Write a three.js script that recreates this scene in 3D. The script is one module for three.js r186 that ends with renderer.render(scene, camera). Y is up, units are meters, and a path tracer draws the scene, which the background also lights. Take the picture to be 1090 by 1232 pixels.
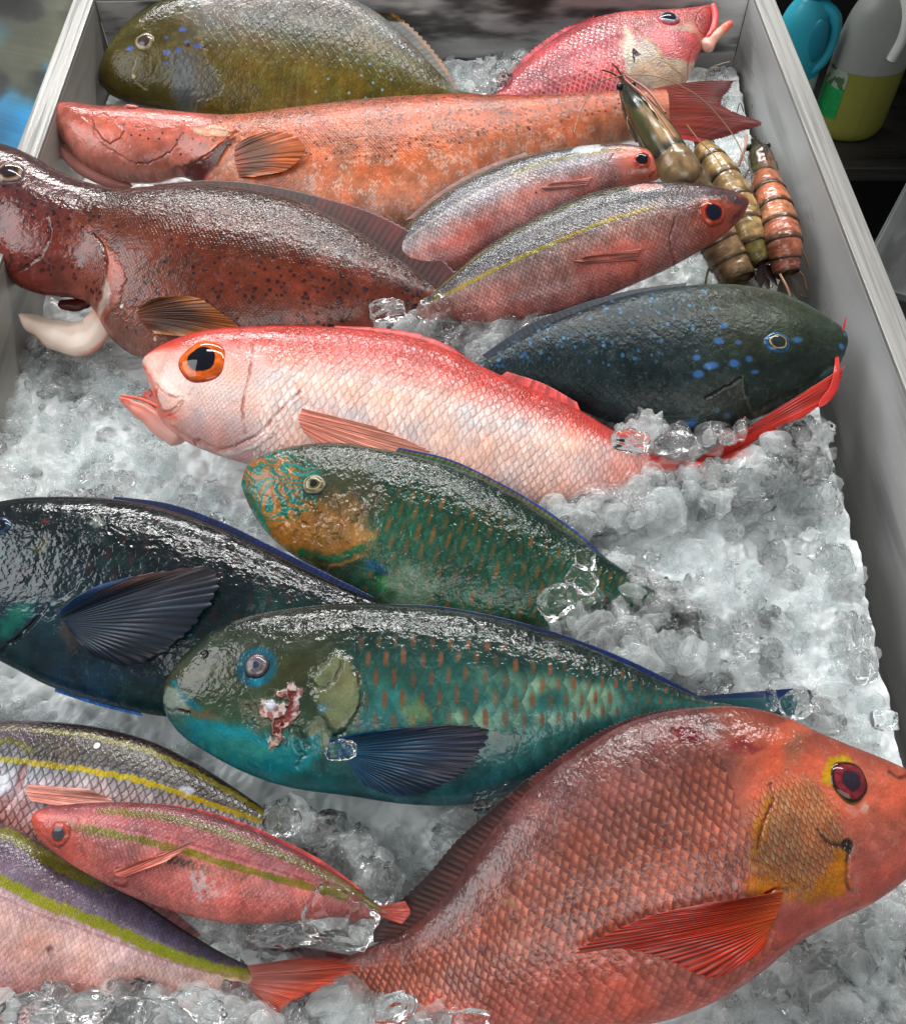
import * as THREE from 'three';
import { mergeGeometries, mergeVertices } from 'three/addons/utils/BufferGeometryUtils.js';
import { RectAreaLightUniformsLib } from 'three/addons/lights/RectAreaLightUniformsLib.js';
import { RoundedBoxGeometry } from 'three/addons/geometries/RoundedBoxGeometry.js';

// ---------------------------------------------------------------- camera, lamps, exposure
const FOCAL = 1185, CX = 545, CY = 616;              // focal length and centre of the 1090 x 1232 photograph, in its pixels
const PITCH = 55 * Math.PI / 180, EYE = new THREE.Vector3(0, 0.56, 0);
const scene = new THREE.Scene();
scene.background = new THREE.Color().setRGB(0.24, 0.245, 0.25);
const camera = new THREE.PerspectiveCamera(2 * Math.atan(616 / FOCAL) * 180 / Math.PI, 1090 / 1232, 0.02, 40);
camera.position.copy(EYE);
camera.rotation.set(-PITCH, 0, 0);
scene.add(camera);
const renderer = new THREE.WebGLRenderer({ antialias: true });
renderer.setSize(905, 1024);
renderer.toneMapping = THREE.LinearToneMapping;
renderer.toneMappingExposure = 1.0;
renderer.shadowMap.enabled = true;
RectAreaLightUniformsLib.init();

function lampUnit(name, label, w, h, pos, aim, power, glow, tint) {
  // a hanging lamp: housing, glowing diffuser and the light that leaves it
  const g = new THREE.Group(); g.name = name; g.position.set(...pos); g.lookAt(...aim);   // +z looks at the aim
  g.userData = { label, category: 'lamp' };
  const hm = new THREE.MeshStandardMaterial({ color: 0xb8bab8, roughness: 0.5 });
  const housing = new THREE.Mesh(new RoundedBoxGeometry(w + 0.05, h + 0.05, 0.05, 2, 0.01), hm); housing.name = 'housing'; housing.position.z = -0.04; g.add(housing);
  const dm = new THREE.MeshStandardMaterial({ color: 0xffffff, emissive: new THREE.Color(...tint), emissiveIntensity: glow, roughness: 0.6 });
  const diff = new THREE.Mesh(new RoundedBoxGeometry(w, h, 0.016, 2, 0.006), dm); diff.name = 'diffuser'; diff.position.z = -0.008; g.add(diff);
  scene.add(g);
  const l = new THREE.RectAreaLight(new THREE.Color(...tint), power, w, h);
  l.position.set(...pos); l.lookAt(...aim); l.translateZ(-0.012); l.name = name + '_light';   // a RectAreaLight shines along its -z
  scene.add(l);
}
lampUnit('tube_lamp', 'long white fluorescent tube lamp hanging behind the bin', 2.2, 0.14, [-0.25, 1.35, -2.75], [0, 0, -0.45], 46, 4, [1, 0.985, 0.96]);
lampUnit('tube_lamp_001', 'second white tube lamp higher above the bin', 2.2, 0.14, [0.25, 2.1, -1.9], [0, 0, -0.4], 46, 4, [1, 0.985, 0.96]);
lampUnit('side_panel_lamp', 'broad soft white light panel left of the bin', 1.6, 1.2, [-1.75, 1.75, -0.55], [0, 0, -0.45], 4.0, 1.6, [0.96, 0.985, 1]);
lampUnit('front_panel_lamp', 'soft white ceiling light panel on the customers side', 1.8, 0.8, [0.2, 2.1, 1.3], [0, 0, -0.4], 2.1, 1.2, [1, 0.99, 0.97]);

// ---------------------------------------------------------------- small tools
const V = (x, y, z) => new THREE.Vector3(x, y, z);
const clamp = (x, a = 0, b = 1) => x < a ? a : x > b ? b : x;
const mixn = (a, b, k) => a + (b - a) * k;
const ss = (a, b, x) => { const k = clamp((x - a) / (b - a)); return k * k * (3 - 2 * k); };
function rng(seed) { let s = seed >>> 0; return () => { s = (s + 0x6D2B79F5) >>> 0; let t = Math.imul(s ^ s >>> 15, 1 | s); t = t + Math.imul(t ^ t >>> 7, 61 | t) ^ t; return ((t ^ t >>> 14) >>> 0) / 4294967296; }; }
function hash2(x, y) { let h = Math.imul(x, 374761393) + Math.imul(y, 668265263) | 0; h = Math.imul(h ^ h >>> 13, 1274126177); return ((h ^ h >>> 16) >>> 0) / 4294967296; }
function vn(x, y) { const i = Math.floor(x), j = Math.floor(y); let f = x - i, g = y - j; f = f * f * (3 - 2 * f); g = g * g * (3 - 2 * g); const a = hash2(i, j), b = hash2(i + 1, j), c = hash2(i, j + 1), d = hash2(i + 1, j + 1); return a + (b - a) * f + (c - a + (a - b - c + d) * f) * g; }
function fbm(x, y, n = 4) { let s = 0, w = 0.5, t = 0; for (let k = 0; k < n; k++) { s += w * vn(x, y); t += w; w *= 0.5; x = x * 2.03 + 17.3; y = y * 2.03 + 9.1; } return s / t; }
function hash3(x, y, z) { return hash2(x + Math.imul(z, 7919), y + Math.imul(z, 104729)); }
function vn3(x, y, z) { const k = Math.floor(z); let f = z - k; f = f * f * (3 - 2 * f); const at = (q) => { const i = Math.floor(x), j = Math.floor(y); let fx = x - i, fy = y - j; fx = fx * fx * (3 - 2 * fx); fy = fy * fy * (3 - 2 * fy); const a = hash3(i, j, q), b = hash3(i + 1, j, q), c = hash3(i, j + 1, q), d = hash3(i + 1, j + 1, q); return a + (b - a) * fx + (c - a + (a - b - c + d) * fx) * fy; }; return at(k) * (1 - f) + at(k + 1) * f; }
const DIRF = V(0, -Math.sin(PITCH), -Math.cos(PITCH)), DIRU = V(0, Math.cos(PITCH), -Math.sin(PITCH));
function ray(px, py) { return DIRF.clone().addScaledVector(DIRU, -(py - CY) / FOCAL).add(V((px - CX) / FOCAL, 0, 0)); }
function onPlane(px, py, p0, n) { const d = ray(px, py); const t = p0.clone().sub(EYE).dot(n) / d.dot(n); return EYE.clone().addScaledVector(d, t); }
function onY(px, py, y) { return onPlane(px, py, V(0, y, 0), V(0, 1, 0)); }
function proj(p) { const r = p.clone().sub(EYE), w = r.dot(DIRF); return [CX + FOCAL * r.x / w, CY - FOCAL * r.dot(DIRU) / w]; }
const taken = {};
function numbered(n) { if (!(n in taken)) { taken[n] = 0; return n; } taken[n]++; return n + '_' + String(taken[n]).padStart(3, '0'); }
function tag(o, label, category, group, kind) { if (label) o.userData.label = label; if (category) o.userData.category = category; if (group) o.userData.group = group; if (kind) o.userData.kind = kind; return o; }
function mesh(name, geo, mat, parent = scene) { const m = new THREE.Mesh(geo, mat); m.name = parent === scene ? numbered(name) : name; m.castShadow = m.receiveShadow = true; parent.add(m); return m; }
// a smooth polyline through 2-D points
function spline3(pts, n = 200) { const S = 1e4, c = new THREE.CatmullRomCurve3(pts.map(p => V(p[0], p[1], (p[2] || 0) * S)), false, 'centripetal'); return c.getPoints(n).map(p => [p.x, p.y, p.z / S]); }
function spline2(pts, n = 200) { const c = new THREE.CatmullRomCurve3(pts.map(p => V(p[0], p[1], 0)), false, 'centripetal'); return c.getPoints(n).map(p => [p.x, p.y]); }
function resample(poly, n) { // points of a 3-D polyline at even steps
  const acc = [0]; for (let i = 1; i < poly.length; i++) acc.push(acc[i - 1] + poly[i].distanceTo(poly[i - 1]));
  const out = []; let k = 0; for (let i = 0; i < n; i++) { const d = acc[acc.length - 1] * i / (n - 1); while (k < acc.length - 2 && acc[k + 1] < d) k++; const f = clamp((d - acc[k]) / Math.max(1e-9, acc[k + 1] - acc[k])); out.push(poly[k].clone().lerp(poly[k + 1], f)); } return out;
}
function tex8(w, h, data, srgb = true) { const t = new THREE.DataTexture(data, w, h, THREE.RGBAFormat, THREE.UnsignedByteType); if (srgb) t.colorSpace = THREE.SRGBColorSpace; t.magFilter = THREE.LinearFilter; t.minFilter = THREE.LinearFilter; t.wrapS = t.wrapT = THREE.ClampToEdgeWrapping; t.needsUpdate = true; return t; }
function texF(w, h, data) { const t = new THREE.DataTexture(data, w, h, THREE.RGBAFormat, THREE.FloatType); t.magFilter = THREE.LinearFilter; t.minFilter = THREE.LinearFilter; t.wrapS = t.wrapT = THREE.ClampToEdgeWrapping; t.needsUpdate = true; return t; }
const lin = c => { const k = new THREE.Color().setRGB(c[0] / 255, c[1] / 255, c[2] / 255, THREE.SRGBColorSpace); return [k.r, k.g, k.b]; };
// ---------------------------------------------------------------- fish: a body lofted between its back line and its belly line
const K = 1900;                                     // pattern units per metre (about one pixel of the photograph)
const fishes = [];
class Fish {
  // top, bot: back and belly lines, snout to tail, as photo pixels that lie on the fish's own middle plane (height h, tilted)
  constructor(o) {
    Object.assign(this, { h: 0.04, tilt: 16, lean: 0, tr: 0.42, tp: 0.75, NU: 220, NV: 80, W: 1280, H: 560, sec: 1 }, o);
    const all = [...o.top, ...o.bot], cx = all.reduce((s, p) => s + p[0], 0) / all.length, cy = all.reduce((s, p) => s + p[1], 0) / all.length;
    const ti = this.tilt * Math.PI / 180;
    this.n = V(-Math.tan(this.lean * Math.PI / 180), 1, Math.tan(ti)).normalize();
    this.o = onY(cx, cy, this.h);
    const P = (p) => onPlane(p[0], p[1], this.o, this.n);
    const head = P(o.top[0]).add(P(o.bot[0])).multiplyScalar(0.5), tail = P(o.top[o.top.length - 1]).add(P(o.bot[o.bot.length - 1])).multiplyScalar(0.5);
    this.ea = tail.clone().sub(head).normalize(); this.L = tail.distanceTo(head);
    this.eb = this.n.clone().cross(this.ea).normalize();
    if (P(o.top[Math.floor(o.top.length / 2)]).sub(P(o.bot[Math.floor(o.bot.length / 2)])).dot(this.eb) < 0) this.eb.negate();
    this.head = head;
    const flat = (pts) => { const q = pts.map(p => { const r = P(p).sub(head); return [r.dot(this.ea), r.dot(this.eb)]; }); const d = spline2(q, 400); let m = -1e9; const out = []; for (const [a, b] of d) if (a > m) { out.push([a, b]); m = a; } return out; };
    const T = flat(o.top), B = flat(o.bot), look = (arr) => (a) => { if (a <= arr[0][0]) return arr[0][1]; let lo = 0, hi = arr.length - 1; if (a >= arr[hi][0]) return arr[hi][1]; while (hi - lo > 1) { const m = lo + hi >> 1; if (arr[m][0] <= a) lo = m; else hi = m; } const f = (a - arr[lo][0]) / (arr[hi][0] - arr[lo][0]); return mixn(arr[lo][1], arr[hi][1], f); };
    const tf = look(T), bf = look(B);
    this.a0 = Math.max(T[0][0], B[0][0]) < 0 ? 0 : Math.min(T[0][0], B[0][0]); 
    // how far thickness shows in the outline at this tilt
    const c0 = this.o, pb = proj(c0.clone().addScaledVector(this.eb, 0.01)), pn = proj(c0.clone().addScaledVector(this.n, 0.01)), pc = proj(c0);
    const bx = pb[0] - pc[0], by = pb[1] - pc[1], bl = Math.hypot(bx, by); const k = ((pn[0] - pc[0]) * bx + (pn[1] - pc[1]) * by) / (bl * bl);
    const NS = this.NS = 600; this.mid = new Float64Array(NS + 1); this.hh = new Float64Array(NS + 1); this.th = new Float64Array(NS + 1);
    let hm = 0; for (let i = 0; i <= NS; i++) { const a = this.L * i / NS; const t = tf(a), b = bf(a); this.mid[i] = (t + b) / 2; this.hh[i] = Math.max(0.0004, (t - b) / 2); hm = Math.max(hm, this.hh[i]); }
    this.hm = hm; this.T = this.tr * hm;
    for (let i = 0; i <= NS; i++) { const x = i / NS; let th = this.T * Math.pow(this.hh[i] / hm, this.tp); if (o.thick) th *= o.thick(x); this.th[i] = th; const h = this.hh[i]; this.hh[i] = Math.sqrt(Math.max(h * h - (k * th) * (k * th), 0.4 * h * h)); }
    this.hh[0] = Math.min(this.hh[0], 0.0006); this.th[0] = 0.0003;
    this.root = new THREE.Group(); this.root.name = numbered(o.name); this.root.position.copy(this.o); tag(this.root, o.label, 'fish', o.group); scene.add(this.root);
    fishes.push(this);
  }
  at(arr, a) { const x = clamp(a / this.L) * this.NS, i = Math.min(this.NS - 1, Math.floor(x)); return mixn(arr[i], arr[i + 1], x - i); }
  prof(s) { return Math.pow(Math.max(0, s), this.sec); }
  surf(a, b) { const c = (b - this.at(this.mid, a)) / this.at(this.hh, a); return a < 0 || a > this.L || Math.abs(c) >= 1 ? 0 : this.at(this.th, a) * this.prof(Math.sqrt(1 - c * c)); }
  pt(a, b, c) { return this.head.clone().addScaledVector(this.ea, a).addScaledVector(this.eb, b).addScaledVector(this.n, c); }
  local(p) { const r = p.clone().sub(this.head); return [r.dot(this.ea), r.dot(this.eb), r.dot(this.n)]; }
  // where the sight line of a photo pixel meets the upper side: [a, b, c]
  hit(px, py) {
    const d = ray(px, py), A = onPlane(px, py, this.o.clone().addScaledVector(this.n, this.T * 1.4), this.n), B = onPlane(px, py, this.o, this.n);
    let last = null; for (let i = 0; i <= 60; i++) { const p = A.clone().lerp(B, i / 60), [a, b, c] = this.local(p); if (c <= this.surf(a, b) + 1e-5) return last ? [(a + last[0]) / 2, (b + last[1]) / 2, (c + last[2]) / 2] : [a, b, c]; last = [a, b, c]; }
    return this.local(B);
  }
  normal(a, b) { const e = 0.0015, s = (x, y) => this.surf(x, y); return this.n.clone().addScaledVector(this.ea, -(s(a + e, b) - s(a - e, b)) / (2 * e)).addScaledVector(this.eb, -(s(a, b + e) - s(a, b - e)) / (2 * e)).normalize(); }
  covers(x, z, m = 0) { // height of the middle plane over a ground point inside the fish's outline, else null
    const n = this.n, y = this.o.y - (n.x * (x - this.o.x) + n.z * (z - this.o.z)) / n.y; const [a, b] = this.local(V(x, y, z)); if (a < -m || a > this.L + m) return null; const c = Math.abs(b - this.at(this.mid, a)); return c < this.at(this.hh, a) + m ? [y, this.at(this.th, a), a / this.L] : null;
  }
  body(paint, mat = {}) {
    const P = this.paint = new Paint(this); paint.call(this, P);
    const { NU, NV } = this, pos = [], uv = [], idx = []; const o = this.o;
    for (let i = 0; i <= NU; i++) {
      const x = i / NU, u = mixn(x, 0.5 - 0.5 * Math.cos(Math.PI * x), 0.75), a = u * this.L, m = this.at(this.mid, a), h = this.at(this.hh, a), t = this.at(this.th, a);
      for (let j = 0; j < NV; j++) {
        const q = 2 * Math.PI * j / NV, v = (q <= Math.PI ? q : 2 * Math.PI - q) / Math.PI, s = Math.sin(q), d = P.dispAt(u, v);
        const p = this.pt(a, m + (h + d * Math.abs(Math.cos(q))) * Math.cos(q), Math.sign(s) * (t * this.prof(Math.abs(s)) + d * Math.abs(s))).sub(o); pos.push(p.x, p.y, p.z); uv.push(u, v);
      }
    }
    for (let i = 0; i < NU; i++) for (let j = 0; j < NV; j++) { const a = i * NV + j, b = i * NV + (j + 1) % NV, c = a + NV, d = b + NV; idx.push(a, b, c, b, d, c); }
    // closing the tail end
    const last = NU * NV, cp = this.pt(this.L, this.at(this.mid, this.L), 0).sub(o); pos.push(cp.x, cp.y, cp.z); uv.push(1, 0.5); for (let j = 0; j < NV; j++) idx.push(last + j, last + (j + 1) % NV, (NU + 1) * NV);
    const g = new THREE.BufferGeometry(); g.setAttribute('position', new THREE.Float32BufferAttribute(pos, 3)); g.setAttribute('uv', new THREE.Float32BufferAttribute(uv, 2)); g.setIndex(idx);
    // turn the faces outwards
    const pA = V(pos[0 + 3 * (NV * 110 + 10)], pos[1 + 3 * (NV * 110 + 10)], pos[2 + 3 * (NV * 110 + 10)]); g.computeVertexNormals(); const nn = g.attributes.normal; const q = NV * 110 + Math.floor(NV / 4); if (V(nn.getX(q), nn.getY(q), nn.getZ(q)).dot(this.n) < 0) { const ix = g.index.array; for (let i = 0; i < ix.length; i += 3) { const t = ix[i]; ix[i] = ix[i + 1]; ix[i + 1] = t; } g.computeVertexNormals(); }
    const tx = P.textures();
    this.mat = new THREE.MeshPhysicalMaterial({ map: tx.map, bumpMap: tx.bump, bumpScale: tx.scale, roughness: 0.3, ior: 1.45, ...(tx.rough ? { roughnessMap: tx.rough, roughness: 1 } : {}), ...mat });
    this.bodyMesh = mesh('body', g, this.mat, this.root);
    return this;
  }
  place(p) { return p.clone().sub(this.o); }
  scaleAt(px, py) { const [a, b, c] = this.hit(px, py), p = this.pt(a, b, c); return p.sub(EYE).dot(DIRF) / FOCAL; }   // metres per pixel there
  // a domed eye: bands = [[outer radius share, colour], ...] from the pupil's edge outwards
  eye(px, py, rpx, bands, pupil, { dome = 0.45, sink = 0.12, squash = 1, rough = 0.08 } = {}) {
    const [a, b, c] = this.hit(px, py), n = this.normal(a, b), r = rpx * this.scaleAt(px, py), p = this.pt(a, b, c).addScaledVector(n, -sink * r);
    const q = new THREE.Quaternion().setFromUnitVectors(V(0, 1, 0), n);
    const disc = (r0, r1, up, col) => { const NR = 14, NA = 40, pos = [], colr = [], idx = []; for (let i = 0; i <= NR; i++) for (let j = 0; j < NA; j++) { const f = mixn(r0, r1, i / NR), t = 2 * Math.PI * j / NA; const w = 1 + 0.03 * Math.sin(3 * t + px) + 0.025 * Math.sin(5 * t + 2 * px); pos.push(r * f * w * Math.cos(t), r * (dome * Math.sqrt(Math.max(0, 1 - f * f * 0.98)) - dome * 0.1) + up, r * f * w * squash * Math.sin(t)); const k = col(f, t); colr.push(...lin(k)); } for (let i = 0; i < NR; i++) for (let j = 0; j < NA; j++) { const A = i * NA + j, B = i * NA + (j + 1) % NA; idx.push(A, B, A + NA, B, B + NA, A + NA); } const g = new THREE.BufferGeometry(); g.setAttribute('position', new THREE.Float32BufferAttribute(pos, 3)); g.setAttribute('color', new THREE.Float32BufferAttribute(colr, 3)); g.setIndex(idx); g.applyQuaternion(q); g.computeVertexNormals(); return g; };
    const em = new THREE.MeshPhysicalMaterial({ vertexColors: true, roughness: rough, ior: 1.4, side: THREE.DoubleSide });
    const col = (f, t) => { let k = 0; while (k < bands.length - 1 && f > bands[k][0]) k++; const c0 = bands[k][1], c1 = bands[Math.min(k + 1, bands.length - 1)][1], w = ss(bands[k][0] - 0.05, bands[k][0] + 0.05, f) * (k < bands.length - 1 ? 1 : 0), n = 0.55 + 0.62 * fbm(t * 5, f * 7 + px, 3); return [0, 1, 2].map(i => Math.min(255, mixn(c0[i], c1[i], w) * n)); };
    const e = mesh('eye', disc(pupil[0] * 0.8, 1, 0, col), em, this.root); e.position.copy(this.place(p));
    const pu = mesh('pupil', disc(0, pupil[0], r * 0.02, (f, t) => { const n = 0.8 + 0.4 * fbm(f * 9 + px, t * 2, 3); return [0, 1, 2].map(i => n * (pupil[2] ? mixn(pupil[1][i], pupil[2][i], 0.3) : pupil[1][i])); }), em, e);
    return e;
  }
  // a fin between its base line and its outer edge. lines: photo pixels, mode 'mid' (middle plane) or 'body' (lying on the flank)
  fin(name, base, outer, { mode = 'mid', lift = 0.003, liftOut = 0.004, rays = 14, col, amp = 0.00016, scallop = 0.03, camber = 0, mat = {}, label, drop = 0, curve = 0, tear = 0, seed = 1 } = {}) {
    if (/dorsal/.test(name)) amp *= 0.3; const get = (p, up) => { if (mode === 'mid') { const q = onPlane(p[0], p[1], this.o, this.n); return q.addScaledVector(this.n, (p[2] || 0)); } const [a, b, c] = this.hit(p[0], p[1]); return this.pt(a, b, c).addScaledVector(this.normal(a, b), up + (p[2] || 0)); };
    const NW = rays * 6, NVv = 18; const R = rng(seed * 77 + rays);
    const bl = resample(spline3(base, 60).map(p => get(p, lift)), NW + 1), ol = resample(spline3(outer, 80).map(p => get(p, liftOut)), NW + 1);
    const edge = Array.from({ length: rays + 2 }, () => 1 - tear * R());
    const pos = [], colr = [], idx = [], n = this.n, S = (NW + 1) * (NVv + 1);
    const grid = []; for (let w = 0; w <= NW; w++) for (let v = 0; v <= NVv; v++) {
      const ph = w / 6, cell = Math.floor(ph), fr = ph - cell, tt = Math.abs(Math.cos(Math.PI * fr)); const e = mixn(edge[cell], edge[Math.min(cell + 1, rays)], fr) * (1 - scallop * (1 - tt)); let f = v / NVv * e;
      const p = bl[w].clone().lerp(ol[w], f); const wav = (mode === 'body' ? 0.0011 * f * Math.sin(9 * w / NW + 3 * f + rays) : 0) + amp * (tt * 2 - 1) * Math.sin(Math.PI * Math.min(1, 0.15 + f)) + camber * Math.sin(Math.PI * f); p.addScaledVector(n, wav + curve * f * f - drop * f); grid.push([p, f, w / NW, tt, cell]);
    }
    for (let side = 0; side < 2; side++) for (const [p, f, w, tt, cell] of grid) { const q = p.clone().addScaledVector(n, (side ? -1 : 1) * mixn(0.0008, 0.00015, f)).sub(this.o); pos.push(q.x, q.y, q.z); colr.push(...lin(col(f, w, tt, cell).map(v => v * (0.8 + 0.3 * hash2(cell, seed + 3)) * (0.84 + 0.32 * fbm(cell * 2.7 + seed, f * 7, 3))))); }
    const row = NVv + 1; for (let w = 0; w < NW; w++) for (let v = 0; v < NVv; v++) { const a = w * row + v, b = a + 1, c = a + row, d = c + 1; idx.push(a, b, c, b, d, c, S + a, S + c, S + b, S + b, S + c, S + d); }
    for (let v = 0; v < NVv; v++) { const a = v, b = v + 1, e = NW * row; idx.push(a, S + a, b, b, S + a, S + b, e + a, e + b, S + e + a, e + b, S + e + b, S + e + a); }
    for (let w = 0; w < NW; w++) { const a = w * row + NVv, b = a + row; idx.push(a, S + a, b, b, S + a, S + b); }
    const g = new THREE.BufferGeometry(); g.setAttribute('position', new THREE.Float32BufferAttribute(pos, 3)); g.setAttribute('color', new THREE.Float32BufferAttribute(colr, 3)); g.setIndex(idx); g.computeVertexNormals();
    const m = mesh(name, g, new THREE.MeshPhysicalMaterial({ vertexColors: true, roughness: 0.32, ior: 1.4, side: THREE.DoubleSide, ...mat }), this.root); if (label) m.userData.label = label; return m;
  }
  // a rounded fleshy piece along photo pixels [x, y, half width px, height above the middle plane in m]
  limb(name, pts, col, { flat = 0.7, mat = {}, label, mode = 'mid', rough = 0.3 } = {}) {
    const c = pts.map(p => { const q = mode === 'mid' ? onPlane(p[0], p[1], this.o.clone().addScaledVector(this.n, p[3] || 0), this.n) : (() => { const [a, b, cc] = this.hit(p[0], p[1]); return this.pt(a, b, cc).addScaledVector(this.normal(a, b), p[3] || 0); })(); return [q, p[2] * q.clone().sub(EYE).dot(DIRF) / FOCAL]; });
    const curve = new THREE.CatmullRomCurve3(c.map(x => x[0]), false, 'centripetal'), N = 40, M = 20, pos = [], colr = [], idx = [];
    for (let i = 0; i <= N; i++) { const t = i / N, p = curve.getPoint(t), tg = curve.getTangent(t), k = t * (c.length - 1), i0 = Math.min(c.length - 2, Math.floor(k)); let r = mixn(c[i0][1], c[i0 + 1][1], ss(0, 1, k - i0)); r *= Math.sqrt(Math.min(1, t * 12 + 0.01)) * Math.sqrt(Math.min(1, (1 - t) * 12 + 0.01)); const side = tg.clone().cross(this.n).normalize(), up = side.clone().cross(tg).normalize(); for (let j = 0; j < M; j++) { const q = 2 * Math.PI * j / M, rr = r * (1 + 0.3 * (fbm(t * 7 + pts[0][0], 2 + Math.cos(q) * 1.5, 3) - 0.5)), s = p.clone().addScaledVector(side, rr * Math.cos(q)).addScaledVector(up, rr * flat * Math.sin(q)).sub(this.o); pos.push(s.x, s.y, s.z); colr.push(...lin(col(t, q))); } }
    for (let i = 0; i < N; i++) for (let j = 0; j < M; j++) { const a = i * M + j, b = i * M + (j + 1) % M; idx.push(a, b, a + M, b, b + M, a + M); }
    const g = new THREE.BufferGeometry(); g.setAttribute('position', new THREE.Float32BufferAttribute(pos, 3)); g.setAttribute('color', new THREE.Float32BufferAttribute(colr, 3)); g.setIndex(idx); g.computeVertexNormals();
    const m = mesh(name, g, new THREE.MeshPhysicalMaterial({ vertexColors: true, roughness: rough, ior: 1.42, side: THREE.DoubleSide, ...mat }), this.root); if (label) m.userData.label = label; return m;
  }
}

// overlapping scales: x towards the tail, y across; gives [share of the way to the free edge, id]
const SC = [0, 0, 0, 0];
function scl(x, y) {
  const dx = 0.5, R = 0.86, i0 = Math.floor((x - R) / dx);
  for (let i = i0; i <= i0 + 4; i++) { const off = (i & 1) * 0.5, j = Math.round(y - off), dy = (y - off - j) / 0.6, ex = x - i * dx; if (ex > R) continue; const e = ex > 0 ? ex / R : 0, r = Math.sqrt(e * e + dy * dy); if (r < 1) { SC[0] = r; SC[1] = hash2(i, j); SC[2] = ex / R; SC[3] = dy; return SC; } }
  SC[0] = 1; SC[1] = 0.5; SC[2] = 1; SC[3] = 0; return SC;
}

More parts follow.
